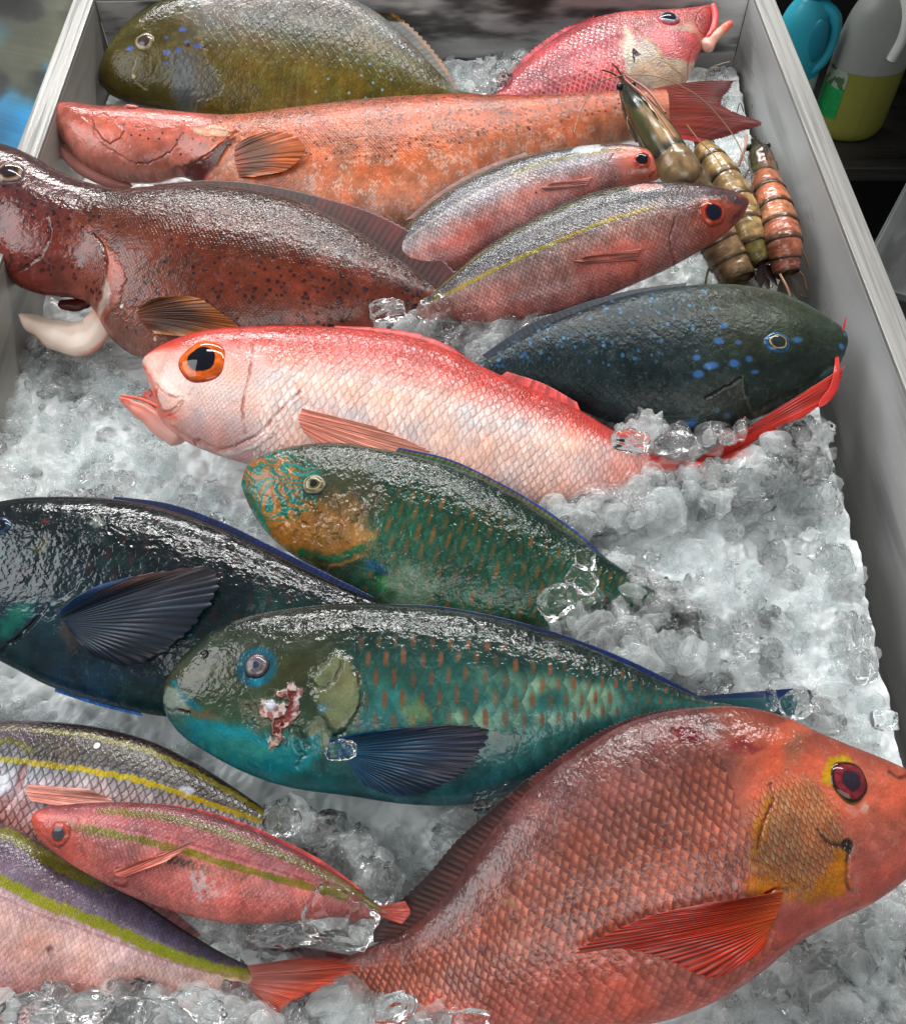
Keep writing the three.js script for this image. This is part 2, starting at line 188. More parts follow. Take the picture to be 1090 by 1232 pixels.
class Paint {
  constructor(f) {
    this.f = f; const W = this.W = f.W, H = this.H = f.H, N = W * H; this.c = new Float32Array(N * 3); this.bump = new Float32Array(N); this.disp = new Float32Array(N); this.rgh = null;
    this.A = new Float32Array(W); this.M = new Float32Array(W); this.Hh = new Float32Array(W); this.arc = new Float32Array(W); this.cs = new Float32Array(H);
    for (let x = 0; x < W; x++) { const a = (x + 0.5) / W * f.L; this.A[x] = a * K; this.M[x] = f.at(f.mid, a) * K; const h = f.at(f.hh, a), t = f.at(f.th, a); this.Hh[x] = h * K; this.arc[x] = Math.PI * Math.sqrt((h * h + t * t) / 2) * K; }
    for (let y = 0; y < H; y++) this.cs[y] = Math.cos((y + 0.5) / H * Math.PI);
  }
  each(fn) { const { W, H, A, M, Hh, cs } = this; for (let y = 0; y < H; y++) for (let x = 0; x < W; x++) fn(y * W + x, A[x], M[x] + Hh[x] * cs[y], cs[y], x, y); }
  mix(i, c, o) { const q = i * 3, k = this.c; k[q] += (c[0] - k[q]) * o; k[q + 1] += (c[1] - k[q + 1]) * o; k[q + 2] += (c[2] - k[q + 2]) * o; }
  mul(i, k) { const q = i * 3; this.c[q] *= k; this.c[q + 1] *= k; this.c[q + 2] *= k; }
  base(fn) { this.each((i, a, b, t, x, y) => { const c = fn(a, b, t, x / this.W); const q = i * 3; this.c[q] = c[0]; this.c[q + 1] = c[1]; this.c[q + 2] = c[2]; }); }
  P(pts) { return pts.map(p => { const [a, b] = this.f.hit(p[0], p[1]); return [a * K, b * K]; }); }
  box(q, m) { let a0 = 1e9, a1 = -1e9, b0 = 1e9, b1 = -1e9; for (const [a, b] of q) { a0 = Math.min(a0, a); a1 = Math.max(a1, a); b0 = Math.min(b0, b); b1 = Math.max(b1, b); } return [a0 - m, a1 + m, b0 - m, b1 + m]; }
  within(bx, fn) { const { W, H, A, M, Hh, cs, f } = this; const x0 = Math.max(0, Math.floor(bx[0] / K / f.L * W)), x1 = Math.min(W - 1, Math.ceil(bx[1] / K / f.L * W)); for (let x = x0; x <= x1; x++) for (let y = 0; y < H; y++) { const b = M[x] + Hh[x] * cs[y]; if (b < bx[2] || b > bx[3]) continue; fn(y * W + x, A[x], b, cs[y], x, y); } }
  apply(i, k, o, a, b) { if (o.c) this.mix(i, typeof o.c === 'function' ? o.c(a, b) : o.c, k * (o.o ?? 1)); if (o.bump) this.bump[i] += o.bump * k; if (o.disp) this.disp[i] += o.disp * k; if (o.rough !== undefined) { this.roughOn(); this.rgh[i] = mixn(this.rgh[i], o.rough, k * (o.ro ?? 1)); } }
  roughOn(v = 0.3) { if (!this.rgh) this.rgh = new Float32Array(this.W * this.H).fill(v); }
  // filled shape; f = soft edge, n = raggedness of the edge
  poly(pts, o) {
    const q = this.P(o.smooth ? spline2([...pts, pts[0]], 50) : pts), f = o.f ?? 3, nz = (o.n ?? 0) + 2; this.within(this.box(q, f + nz), (i, a, b) => {
      const aa = nz ? a + nz * (fbm(a * 0.11, b * 0.11, 3) - 0.5) * 2 : a, bb = nz ? b + nz * (fbm(a * 0.11 + 40, b * 0.11, 3) - 0.5) * 2 : b; let d = 1e9, ins = false; for (let k = 0, j = q.length - 1; k < q.length; j = k++) { const [x1, y1] = q[j], [x2, y2] = q[k]; if ((y1 > bb) !== (y2 > bb) && aa < (x2 - x1) * (bb - y1) / (y2 - y1) + x1) ins = !ins; const ex = x2 - x1, ey = y2 - y1, t = clamp(((aa - x1) * ex + (bb - y1) * ey) / (ex * ex + ey * ey + 1e-9)); d = Math.min(d, Math.hypot(aa - x1 - t * ex, bb - y1 - t * ey)); }
      const s = ins ? d : -d, k = ss(-f, f, s); if (k > 0) this.apply(i, o.tex ? k * o.tex(a, b) : k, o, a, b);
    });
  }
  line(pts, w, o) {
    const q = this.P(spline2(pts, Math.max(12, pts.length * 6))), f = (o.f ?? 1.5) * 1.35, nz = (o.n ?? 0) + 1.6, wf = typeof w === 'function' ? w : () => w, wm = Math.max(wf(0), wf(0.5), wf(1)); this.within(this.box(q, wm + f + nz + 1), (i, a, b) => {
      const aa = nz ? a + nz * (fbm(a * 0.15, b * 0.15, 2) - 0.5) * 2 : a, bb = nz ? b + nz * (fbm(a * 0.15 + 40, b * 0.15, 2) - 0.5) * 2 : b; let d = 1e9, at = 0; for (let k = 1; k < q.length; k++) { const [x1, y1] = q[k - 1], [x2, y2] = q[k], ex = x2 - x1, ey = y2 - y1, t = clamp(((aa - x1) * ex + (bb - y1) * ey) / (ex * ex + ey * ey + 1e-9)), dd = Math.hypot(aa - x1 - t * ex, bb - y1 - t * ey); if (dd < d) { d = dd; at = (k - 1 + t) / (q.length - 1); } }
      let k = 1 - ss(wf(at) * 0.8 - f, wf(at) * 0.8 + f, d); k *= 0.35 + 0.65 * ss(0.3, 0.62, fbm(a * 0.07 + 3, b * 0.07, 3)); if (k > 0) this.apply(i, o.tex ? k * o.tex(a, b) : k, o, a, b);
    });
  }
  dot(px, py, r, o) { const [q] = this.P([[px, py]]); this.dotAt(q[0], q[1], r, o); }
  dotAt(a0, b0, r, o) { const f = o.f ?? 1, sx = o.sx ?? 1; this.within([a0 - r * sx - f, a0 + r * sx + f, b0 - r - f, b0 + r + f], (i, a, b) => { const d = Math.hypot((a - a0) / sx, b - b0), k = 1 - ss(r - f, r + f, d); if (k > 0) this.apply(i, k, o, a, b); }); }
  // scales of a size in pattern units; fn(i, r, id, a, b, t, ex)
  scales(size, sx, fn, from = 0, to = 1) {
    const { W, H, arc, f, Hh } = this; const xs = new Float32Array(W), sz = new Float32Array(W); let x = 0; for (let k = 0; k < W; k++) { const s = size * (0.45 + 0.55 * Math.pow(clamp(Hh[k] / (f.hm * K)), 0.8)); sz[k] = s; x += f.L * K / W / (s * sx); xs[k] = x; }
    const X0 = Math.floor(from * W), X1 = Math.ceil(to * W); for (let y = 0; y < H; y++) for (let k = X0; k < X1; k++) { const yy = ((y + 0.5) / H - 0.5) * arc[k] / sz[k]; const wob = 0.4 * (vn(xs[k] * 0.33, yy * 0.33) - 0.5) + 0.16 * (vn(xs[k] * 1.3 + 9, yy * 1.3) - 0.5); const s = scl(xs[k] + wob, yy + wob); fn(y * W + k, s[0], s[1], this.A[k], this.M[k] + Hh[k] * this.cs[y], this.cs[y], s[2], s[3]); }
  }
  dispAt(u, v) { const x = Math.min(this.W - 1, Math.floor(u * this.W)), y = Math.min(this.H - 1, Math.floor(v * this.H)); return this.disp[y * this.W + x]; }
  // wear common to every fish: blotches, scuffs, fine grain, slime relief
  wear() {
    const g = this.f.gain ?? 0.88, sd = this.f.o.x * 31 + this.f.o.z * 17; this.roughOn(0.3); this.each((i, a, b, t) => {
      const c1 = fbm(a * 0.018 + sd, b * 0.022, 4) - 0.5, c2 = fbm(a * 0.09 + sd, b * 0.1 + 5, 3) - 0.5, gr = vn(a * 0.9, b * 0.9) - 0.5, hu = fbm(a * 0.03 + 50, b * 0.03 + sd, 3) - 0.5;
      const mo = this.f.mottle ?? 1, k = g * (1 + mo * (0.4 * c1 + 0.26 * c2) + 0.12 * gr), q = i * 3; this.c[q] *= k * (1 + 0.22 * hu); this.c[q + 1] *= k * (1 - 0.04 * hu); this.c[q + 2] *= k * (1 - 0.2 * hu);
      const sc = ss(0.62, 0.8, fbm(a * 0.06 + sd + 9 * c1, b * 0.12 + 2 + 9 * c2, 4)) * 0.16; this.mix(i, [186, 176, 170], sc);
      this.bump[i] += 0.00014 * (fbm(a * 0.13 + sd, b * 0.17, 2) - 0.5) + 0.0003 * (1 - 2 * Math.abs(fbm(a * 0.07 + sd + 4 * c2, b * 0.11, 3) - 0.5)) * (0.4 + c1) + 0.00002 * gr;
      this.rgh[i] = clamp(this.rgh[i] * (this.f.gloss ?? 0.48) + 0.05 + 0.16 * c2 + 0.03 * gr, 0.08, 0.9);
    });
  }
  textures() {
    this.wear(); const N = this.W * this.H, d = new Uint8Array(N * 4), bm = new Float32Array(N * 4); let lo = 1e9, hi = -1e9; for (let i = 0; i < N; i++) { const b = this.bump[i]; if (b < lo) lo = b; if (b > hi) hi = b; }
    const s = Math.max(1e-6, hi - lo); for (let i = 0; i < N; i++) { for (let k = 0; k < 3; k++) d[i * 4 + k] = clamp(this.c[i * 3 + k], 0, 255); d[i * 4 + 3] = 255; const v = (this.bump[i] - lo) / s; bm[i * 4] = bm[i * 4 + 1] = bm[i * 4 + 2] = v; bm[i * 4 + 3] = 1; }
    let rough = null; if (this.rgh) { const r = new Uint8Array(N * 4); for (let i = 0; i < N; i++) { r[i * 4] = r[i * 4 + 1] = r[i * 4 + 2] = clamp(this.rgh[i] * 255, 8, 255); r[i * 4 + 3] = 255; } rough = tex8(this.W, this.H, r, false); }
    const out = { map: tex8(this.W, this.H, d), bump: texF(this.W, this.H, bm), scale: s, rough }; this.c = this.bump = this.rgh = null; return out;
  }
}
// ---------------------------------------------------------------- the steel bin and what stands around it
function metalTex(seed, baseC, W = 512, H = 512, blotch = 0.25, scr = 0.12, stain = null) {
  const d = new Uint8Array(W * H * 4), r = new Uint8Array(W * H * 4); for (let y = 0; y < H; y++) for (let x = 0; x < W; x++) { const i = (y * W + x) * 4, u = x / W, v = y / H; const b = fbm(u * 6 + seed, v * 6, 5) - 0.5, s = vn(u * 4 + seed, v * 260) - 0.5, m = ss(0.5, 0.75, fbm(u * 9 + 3 * seed, v * 12 + 4, 4)), sp = hash2(x + seed * 31, y) > 0.9985 ? 0.25 : 0; let k = 1 + blotch * b + scr * s - m * blotch * 0.6 + sp; const c = stain ? stain(u, v, baseC) : baseC; for (let q = 0; q < 3; q++) d[i + q] = clamp(c[q] * k, 0, 255); d[i + 3] = 255; const ro = clamp(0.42 + 0.5 * (b + scr * s) + 0.12 * m, 0.2, 0.8) * 255; r[i] = r[i + 1] = r[i + 2] = ro; r[i + 3] = 255; }
  const a = tex8(W, H, d), b = tex8(W, H, r, false); for (const t of [a, b]) { t.wrapS = t.wrapT = THREE.RepeatWrapping; } return { map: a, roughnessMap: b };
}
const binTurn = -1.43 * Math.PI / 180, RIM = 0.07, WIDTH = 0.627, BACK = -0.945, FRONT = 0.35;
const bin = new THREE.Group(); bin.name = 'steel_bin'; tag(bin, 'open stainless steel display bin filled with ice and fish', 'bin'); scene.add(bin);
{
  const xl = -0.341, xr = xl + WIDTH, zc = BACK; bin.position.set((xl + xr) / 2, -0.14, zc); bin.rotation.y = -binTurn; // turned a touch
  const steel = (seed, c, bl, sc) => new THREE.MeshStandardMaterial({ ...metalTex(seed, c, 512, 512, bl, sc), metalness: 0.25, roughness: 1 });
  const hw = WIDTH / 2, D = FRONT - BACK, top = RIM + 0.14, th = 0.003;
  const plate = (name, w, h, d, x, y, z, m) => { const o = mesh(name, new RoundedBoxGeometry(w, h, d, 2, 0.001), m, bin); o.position.set(x, y, z); return o; };
  const wm = steel(2, [186, 186, 185], 0.22, 0.015), bm = steel(7, [176, 176, 175], 0.9, 0.03), rm = steel(5, [140, 139, 135], 0.25, 0.015);
  bm.roughnessMap = null; bm.roughness = 0.62; bm.metalness = 0.1;
  const lw = steel(11, [156, 154, 147], 0.25, 0.015);
  plate('side_wall', th, top, D, hw + th / 2, top / 2, D / 2, wm);
  plate('side_wall', th, top, D, -hw - th / 2, top / 2, D / 2, lw);
  plate('back_wall', WIDTH, top, th, 0, top / 2, -th / 2, bm);
  plate('front_wall', WIDTH, top, th, 0, top / 2, D + th / 2, wm);
  plate('bottom_plate', WIDTH, th, D, 0, -th / 2 - 0.0002, D / 2, wm);
  // folded rims
  const rw = 0.0195; plate('rim', rw, 0.024, D + 0.02, hw + th + rw / 2 - 0.0028, top - 0.009, D / 2, rm); plate('rim', rw, 0.024, D + 0.02, -hw - th - rw / 2 + 0.0028, top - 0.009, D / 2, rm); plate('rim', WIDTH - 0.002, 0.024, rw, 0, top - 0.009, -rw / 2 - 0.0005, rm);
}
// neighbouring tub on the left with a blue plastic sheet
{
  const t = new THREE.Group(); t.name = 'neighbour_tub'; tag(t, 'dull steel tub with a blue plastic lining beside the fish bin', 'tub'); const b = onY(20, 90, -0.05); t.position.set(b.x, -0.16, b.z); scene.add(t);
  const stain = (u, v, c) => { const n = fbm(u * 3.3, v * 3.3, 4), k = ss(0.44, 0.6, n + (0.62 - v) * 0.8); return [mixn(c[0], 30, k), mixn(c[1], 122, k), mixn(c[2], 172, k)]; };
  const m = new THREE.MeshStandardMaterial({ map: metalTex(21, [66, 68, 52], 512, 512, 1.1, 0.1, stain).map, metalness: 0, roughness: 0.72 });
  const geo = new THREE.PlaneGeometry(0.5, 0.75, 60, 60); const p = geo.attributes.position; for (let i = 0; i < p.count; i++) { const x = p.getX(i), y = p.getY(i); p.setZ(i, 0.02 * fbm(x * 14 + 5, y * 9, 3) - 0.06 * ss(0.0, 0.25, Math.abs(x))); } geo.computeVertexNormals();
  const sh = mesh('plastic_lining', geo, m, t); sh.rotation.x = -1.25; sh.position.set(-0.16, 0.02, -0.05);
  const w = mesh('tub_wall', new RoundedBoxGeometry(0.55, 0.16, 0.012, 2, 0.004), new THREE.MeshStandardMaterial({ color: 0x5b6f78, metalness: 0.4, roughness: 0.5 }), t); w.position.set(-0.16, 0.02, -0.42);
}
// dark shelf with two bottles, right of the bin
const SHELF = -0.36;
{
  const s = new THREE.Group(); s.name = 'storage_shelf'; tag(s, 'dark storage shelf holding two plastic bottles beside the bin', 'shelf'); s.position.set(0.72, -0.78, -1.4); scene.add(s);
  const wood = new THREE.MeshStandardMaterial({ ...metalTex(31, [44, 42, 40], 256, 256, 0.7, 0.3), metalness: 0, roughness: 1 }), dark = new THREE.MeshStandardMaterial({ color: 0x121211, roughness: 0.8 });
  const P = (n, w, h, d, x, y, z, m) => { const o = mesh(n, new RoundedBoxGeometry(w, h, d, 2, 0.003), m, s); o.position.set(x, y, z); return o; };
  P('shelf_board', 0.62, 0.025, 0.3, 0.05, 0.78 + SHELF - 0.0135, -0.03, wood); P('back_panel', 0.66, 1.0, 0.012, 0.05, 0.5, -0.22, dark); P('side_panel', 0.016, 1.0, 0.33, 0.385, 0.5, -0.05, dark);
  P('post', 0.03, 0.4, 0.03, 0.19, 0.2, 0.105, wood); P('post', 0.03, 0.4, 0.03, -0.22, 0.2, 0.105, wood);
  P('top_board', 0.68, 0.02, 0.62, 0.05, 0.86, 0.1, dark);
}
{
  const fm = new THREE.MeshStandardMaterial({ ...metalTex(41, [92, 90, 86], 512, 512, 0.9, 0.1, (u, v, c) => { const k = ss(0.5, 0.56, fbm(u * 8, v * 8, 4)); return [c[0] * (1 - 0.55 * k), c[1] * (1 - 0.58 * k), c[2] * (1 - 0.62 * k)]; }), metalness: 0, roughness: 1 });
  const f = mesh('floor', new THREE.PlaneGeometry(6, 6), fm); f.rotation.x = -Math.PI / 2; f.position.set(0.2, -0.782, -1.2); tag(f, 'worn grey concrete floor beneath the stall', 'floor', null, 'structure'); for (const k of ['map', 'roughnessMap']) fm[k].repeat.set(8, 8);
  const g = mesh('floor_mat', new RoundedBoxGeometry(0.34, 0.012, 0.22, 2, 0.004), new THREE.MeshStandardMaterial({ color: 0x0f3d2a, roughness: 0.8 })); const p = onY(1045, 300, -0.77); g.position.set(p.x, -0.775, p.z + 0.06); tag(g, 'dark green floor mat below the storage shelf', 'mat');
  // a second steel bin, its side leaning into view at the right edge
  const t = new THREE.Group(); t.name = 'side_bin'; tag(t, 'second steel bin standing below the storage shelf', 'bin'); scene.add(t); const sm = new THREE.MeshStandardMaterial({ ...metalTex(52, [140, 142, 142], 256, 256, 0.3, 0.1), metalness: 0.5, roughness: 1 });
  const A = onY(1034, 330, -0.26), B = onY(1100, 205, -0.26); const dir = B.clone().sub(A).setY(0).normalize(); t.position.copy(A).setY(-0.6); t.rotation.y = Math.atan2(-dir.z, dir.x);
  const wl = mesh('side_wall', new RoundedBoxGeometry(0.6, 0.34, 0.006, 2, 0.002), sm, t); wl.position.set(0.29, 0.165, 0.0); const rm = mesh('rim', new RoundedBoxGeometry(0.6, 0.012, 0.18, 2, 0.003), sm, t); rm.position.set(0.29, 0.336, 0.09); const fl = mesh('bottom_plate', new RoundedBoxGeometry(0.6, 0.006, 0.5, 2, 0.002), sm, t); fl.position.set(0.29, 0.0, 0.255);
}
{
  const lathe = (pts, n = 40) => new THREE.LatheGeometry(spline2(pts, 60).map(p => new THREE.Vector2(Math.max(0.0001, p[0]), p[1])), n);
  const squash = (g, sz) => { g.scale(1, 1, sz); g.computeVertexNormals(); return g; };
  const b1 = new THREE.Group(); b1.name = numbered('detergent_bottle'); tag(b1, 'turquoise plastic bottle with dark blue cap and white lower half', 'bottle'); scene.add(b1); b1.position.set(0.505, SHELF, -1.38);
  const teal = new THREE.MeshPhysicalMaterial({ color: 0x2a9fb4, roughness: 0.3 }), white = new THREE.MeshPhysicalMaterial({ color: 0x9fb6b4, roughness: 0.35 }), cap = new THREE.MeshPhysicalMaterial({ color: 0x0c1f9c, roughness: 0.3 });
  mesh('lower_body', squash(lathe([[0, 0.001], [0.034, 0.001], [0.038, 0.006], [0.039, 0.04], [0.039, 0.098]]), 0.8), white, b1);
  mesh('body', squash(lathe([[0.039, 0.0985], [0.04, 0.12], [0.039, 0.15], [0.034, 0.18], [0.024, 0.2], [0.018, 0.208], [0.0001, 0.209]]), 0.8), teal, b1);
  const hd = mesh('handle', new THREE.TubeGeometry(new THREE.CatmullRomCurve3([V(0.01, 0.2, 0.008), V(0.031, 0.186, 0.016), V(0.037, 0.155, 0.019), V(0.031, 0.124, 0.021), V(0.02, 0.108, 0.02)]), 24, 0.0085, 12), teal, b1);
  const hol = mesh('grip_hollow', (() => { const g = new THREE.SphereGeometry(0.02, 24, 16); g.scale(0.75, 1.7, 0.35); return g; })(), new THREE.MeshPhysicalMaterial({ color: 0x177f95, roughness: 0.35 }), b1); hol.position.set(0.012, 0.155, 0.0265);
  mesh('cap', squash(lathe([[0.0001, 0.2095], [0.017, 0.2095], [0.018, 0.215], [0.017, 0.238], [0.014, 0.242], [0.0001, 0.243]]), 1), cap, b1);
  const rd = mesh('label_mark', new THREE.CircleGeometry(0.006, 20), new THREE.MeshStandardMaterial({ color: 0xa01a20 }), b1); rd.position.set(-0.008, 0.07, 0.0325);
  const b2 = new THREE.Group(); b2.name = numbered('liquid_bottle'); tag(b2, 'translucent plastic bottle half full of yellow green liquid with red cap', 'bottle'); scene.add(b2); b2.position.set(0.612, SHELF, -1.375);
  const shell = new THREE.MeshPhysicalMaterial({ color: 0xb9bcb6, roughness: 0.45, transmission: 0.45, thickness: 0 }), liq = new THREE.MeshPhysicalMaterial({ color: 0x7f8038, roughness: 0.35 });
  mesh('liquid_filled_body', squash(lathe([[0.0001, 0.0005], [0.044, 0.0005], [0.0525, 0.012], [0.0545, 0.05], [0.0545, 0.112]]), 0.72), liq, b2);
  mesh('upper_body', squash(lathe([[0.0545, 0.1122], [0.0545, 0.13], [0.053, 0.16], [0.045, 0.195], [0.03, 0.215], [0.016, 0.225], [0.014, 0.235]]), 0.72), shell, b2);
  mesh('handle', new THREE.TubeGeometry(new THREE.CatmullRomCurve3([V(0.006, 0.222, 0.02), V(0.014, 0.2, 0.036), V(0.016, 0.17, 0.042), V(0.012, 0.14, 0.041)]), 24, 0.007, 12), new THREE.MeshPhysicalMaterial({ color: 0xd5d6d2, roughness: 0.4 }), b2);
  mesh('cap', lathe([[0.0001, 0.2352], [0.016, 0.2352], [0.016, 0.252], [0.0001, 0.2525]]), new THREE.MeshPhysicalMaterial({ color: 0xc02318, roughness: 0.35 }), b2);
  const lb = (() => { const g = new THREE.CylinderGeometry(0.0552, 0.0552, 0.075, 20, 1, true, Math.PI * 1.45, Math.PI * 0.33); g.scale(1, 1, 0.73); return g; })();
  const W = 64, d = new Uint8Array(W * W * 4); for (let y = 0; y < W; y++) for (let x = 0; x < W; x++) { const i = (y * W + x) * 4, g = y < 40; const n = fbm(x * 0.2, y * 0.2, 2); const c = g ? [20, 120 + 40 * n, 70] : [190, 195, 185]; const k2 = ss(0.5, 0.62, fbm(x * 0.16 + 4, y * 0.16, 2)); if (!g) { c[0] = mixn(150, 60, k2); c[1] = mixn(156, 96, k2); c[2] = mixn(140, 60, k2); } d[i] = c[0]; d[i + 1] = c[1]; d[i + 2] = c[2]; d[i + 3] = 255; }
  const l = mesh('paper_label', lb, new THREE.MeshStandardMaterial({ map: tex8(W, W, d), roughness: 0.5, side: THREE.DoubleSide }), b2); l.position.y = 0.075;
}
// ---------------------------------------------------------------- the fish
const dark = (c, k) => [c[0] * k, c[1] * k, c[2] * k];
const lerpc = (a, b, k) => [mixn(a[0], b[0], k), mixn(a[1], b[1], k), mixn(a[2], b[2], k)];
const grad = (t, stops) => { if (t <= stops[0][0]) return stops[0][1]; for (let i = 1; i < stops.length; i++) if (t <= stops[i][0]) return lerpc(stops[i - 1][1], stops[i][1], (t - stops[i - 1][0]) / (stops[i][0] - stops[i - 1][0])); return stops[stops.length - 1][1]; };
// scattered round spots over a region test
function speckle(P, seed, n, r0, r1, ok, o) { const R = rng(seed), f = P.f, L = f.L * K; let k = 0; for (let q = 0; q < n * 6 && k < n; q++) { const a = R() * L, u = a / L, t = R() * 2 - 1, x = Math.min(P.W - 1, Math.floor(u * P.W)), b = P.M[x] + P.Hh[x] * t; const rr = mixn(r0, r1, R()); if (!ok(u, t, a, b)) continue; P.dotAt(a, b, rr, typeof o === 'function' ? o(R) : o); k++; } }
function skin(P, amp = 0.00012, fr = 0.35) { P.each((i, a, b) => { P.bump[i] += amp * (fbm(a * fr, b * fr, 3) - 0.5) + amp * 2.2 * (fbm(a * fr * 0.18, b * fr * 0.18, 2) - 0.5); }); }
function mottle(P, amt = 0.25, fr = 0.05) { P.each((i, a, b) => { P.mul(i, 1 + amt * (fbm(a * fr + 7, b * fr + 3, 4) - 0.5)); }); }
const finCol = (inner, outer, rayc, rk = 0.5) => (f, w, tt, cell) => { const n = 0.8 + 0.4 * hash2(cell, 7) * 0.5 + 0.2 * vn(cell * 3.1, f * 14); return dark(lerpc(lerpc(inner, outer, f), rayc, 0.6 * rk * Math.pow(tt, 3)), n); };

// 1 olive tuskfish, behind
{
  const F = new Fish({ name: 'tuskfish', label: 'olive grey tuskfish with clouded eye and pale dots, at the back wall', gain: 0.76, h: 0.034, tilt: 20, tr: 0.36,
    top: [[119, 96], [124, 78], [138, 50], [160, 25], [190, 4], [240, -14], [320, -22], [400, -14], [450, 12], [490, 46], [524, 82], [552, 112]],
    bot: [[121, 103], [132, 115], [160, 126], [200, 134], [260, 152], [350, 166], [450, 160], [520, 142], [552, 126]] });
  F.body(P => {
    P.roughOn(0.34);
    P.base((a, b, t, u) => { const n = fbm(a * 0.03, b * 0.03, 4); let c = grad(u, [[0, [78, 70, 30]], [0.2, [82, 74, 34]], [0.3, [122, 118, 110]], [0.62, [122, 118, 104]], [1, [118, 106, 54]]]); c = lerpc(c, [128, 104, 26], ss(0.2, -0.5, t) * (u > 0.28 ? 0.85 : 0.25)); c = lerpc(c, [140, 136, 136], ss(0.1, 0.6, t) * ss(0.1, 0.25, u) * 0.75 * ss(0.3, 0.6, n + 0.1)); return dark(c, 0.8 + 0.4 * n); });
    P.scales(20, 0.9, (i, r, id, a, b, t) => { const e = ss(0.75, 1, r); P.mul(i, 1 - 0.1 * e + 0.08 * (id - 0.5)); P.bump[i] += 0.00022 * r - 0.00025 * ss(0.8, 1, r); }, 0.3, 1);
    P.each((i, a, b, t, x) => { const s = fbm(a * 0.25, b * 0.03, 3); P.mix(i, [150, 140, 90], 0.35 * ss(0.55, 0.7, s) * ss(0.3, -0.2, t) * ss(0.3, 0.45, x / P.W)); });
    P.poly([[206, 64], [232, 62], [255, 80], [266, 108], [250, 120], [238, 134], [212, 132], [206, 100]], { c: [96, 98, 106], o: 0.7, f: 8, n: 6 });
    P.line([[243, 52], [256, 82], [270, 104], [262, 116], [240, 122], [236, 136]], 2, { c: [150, 146, 132], o: 0.7, f: 2, n: 3, bump: 0.0006 });
    P.line([[235, 45], [252, 48], [300, 50]], 2, { c: [160, 158, 150], o: 0.5, n: 4 });
    for (const [x, y, r] of [[220, 35, 5], [238, 55, 5], [201, 63, 5], [215, 60, 4], [157, 58, 5], [200, 45, 3], [199, 76, 3], [225, 50, 3]]) P.dot(x, y, r, { c: [88, 112, 190], f: 2, sx: 1.5 });
    P.dot(226, 54, 4, { c: [70, 30, 30], f: 2 });
    P.line([[165, 70], [160, 92], [170, 104], [178, 108]], 1.3, { c: [190, 180, 140], o: 0.9 }); P.dot(161, 92, 4, { c: [200, 190, 155], f: 1.5, bump: 0.0006 });
    for (const [x, y] of [[407, 51], [421, 60], [430, 72], [445, 77], [458, 85], [471, 96], [435, 91], [449, 99], [460, 108], [410, 72], [395, 95], [380, 110], [420, 112], [440, 118], [472, 118]]) P.dot(x, y, 2.4, { c: [170, 195, 215], f: 1 });
    speckle(P, 4, 60, 1.2, 2.4, (u, t) => u > 0.6 && t > 0.0, { c: [150, 170, 190], f: 0.8, o: 0.8 });
    P.line([[119, 98], [135, 108], [160, 124]], 1.4, { c: [60, 60, 70], o: 0.8, bump: -0.0006 });
    skin(P, 0.0003, 0.18);
  }, { specularIntensity: 0.5 });
  F.eye(174, 50, 13, [[0.6, [70, 55, 45]], [0.85, [150, 135, 110]], [1, [120, 110, 60]]], [0.5, [35, 25, 22], [120, 110, 105]], { dome: 0.35, rough: 0.15 });
  F.fin('dorsal_fin', [[330, -14], [400, -6], [445, 18], [485, 52], [520, 90], [540, 116]], [[340, -34], [410, -22], [458, 4], [500, 36], [534, 76], [556, 116]], { rays: 37, col: (f, w, tt, c) => lerpc(f > 0.75 ? [150, 100, 50] : [70, 66, 44], [20, 18, 20], (w > 0.55 && w < 0.68 && f < 0.7 ? 0.9 : 0) + 0.25 * tt), scallop: 0.12 });
  F.fin('tail_fin', [[548, 108], [552, 118], [550, 130]], [[590, 118], [596, 135], [588, 150]], { rays: 20, col: finCol([100, 86, 40], [110, 95, 50], [60, 50, 30]) });
}
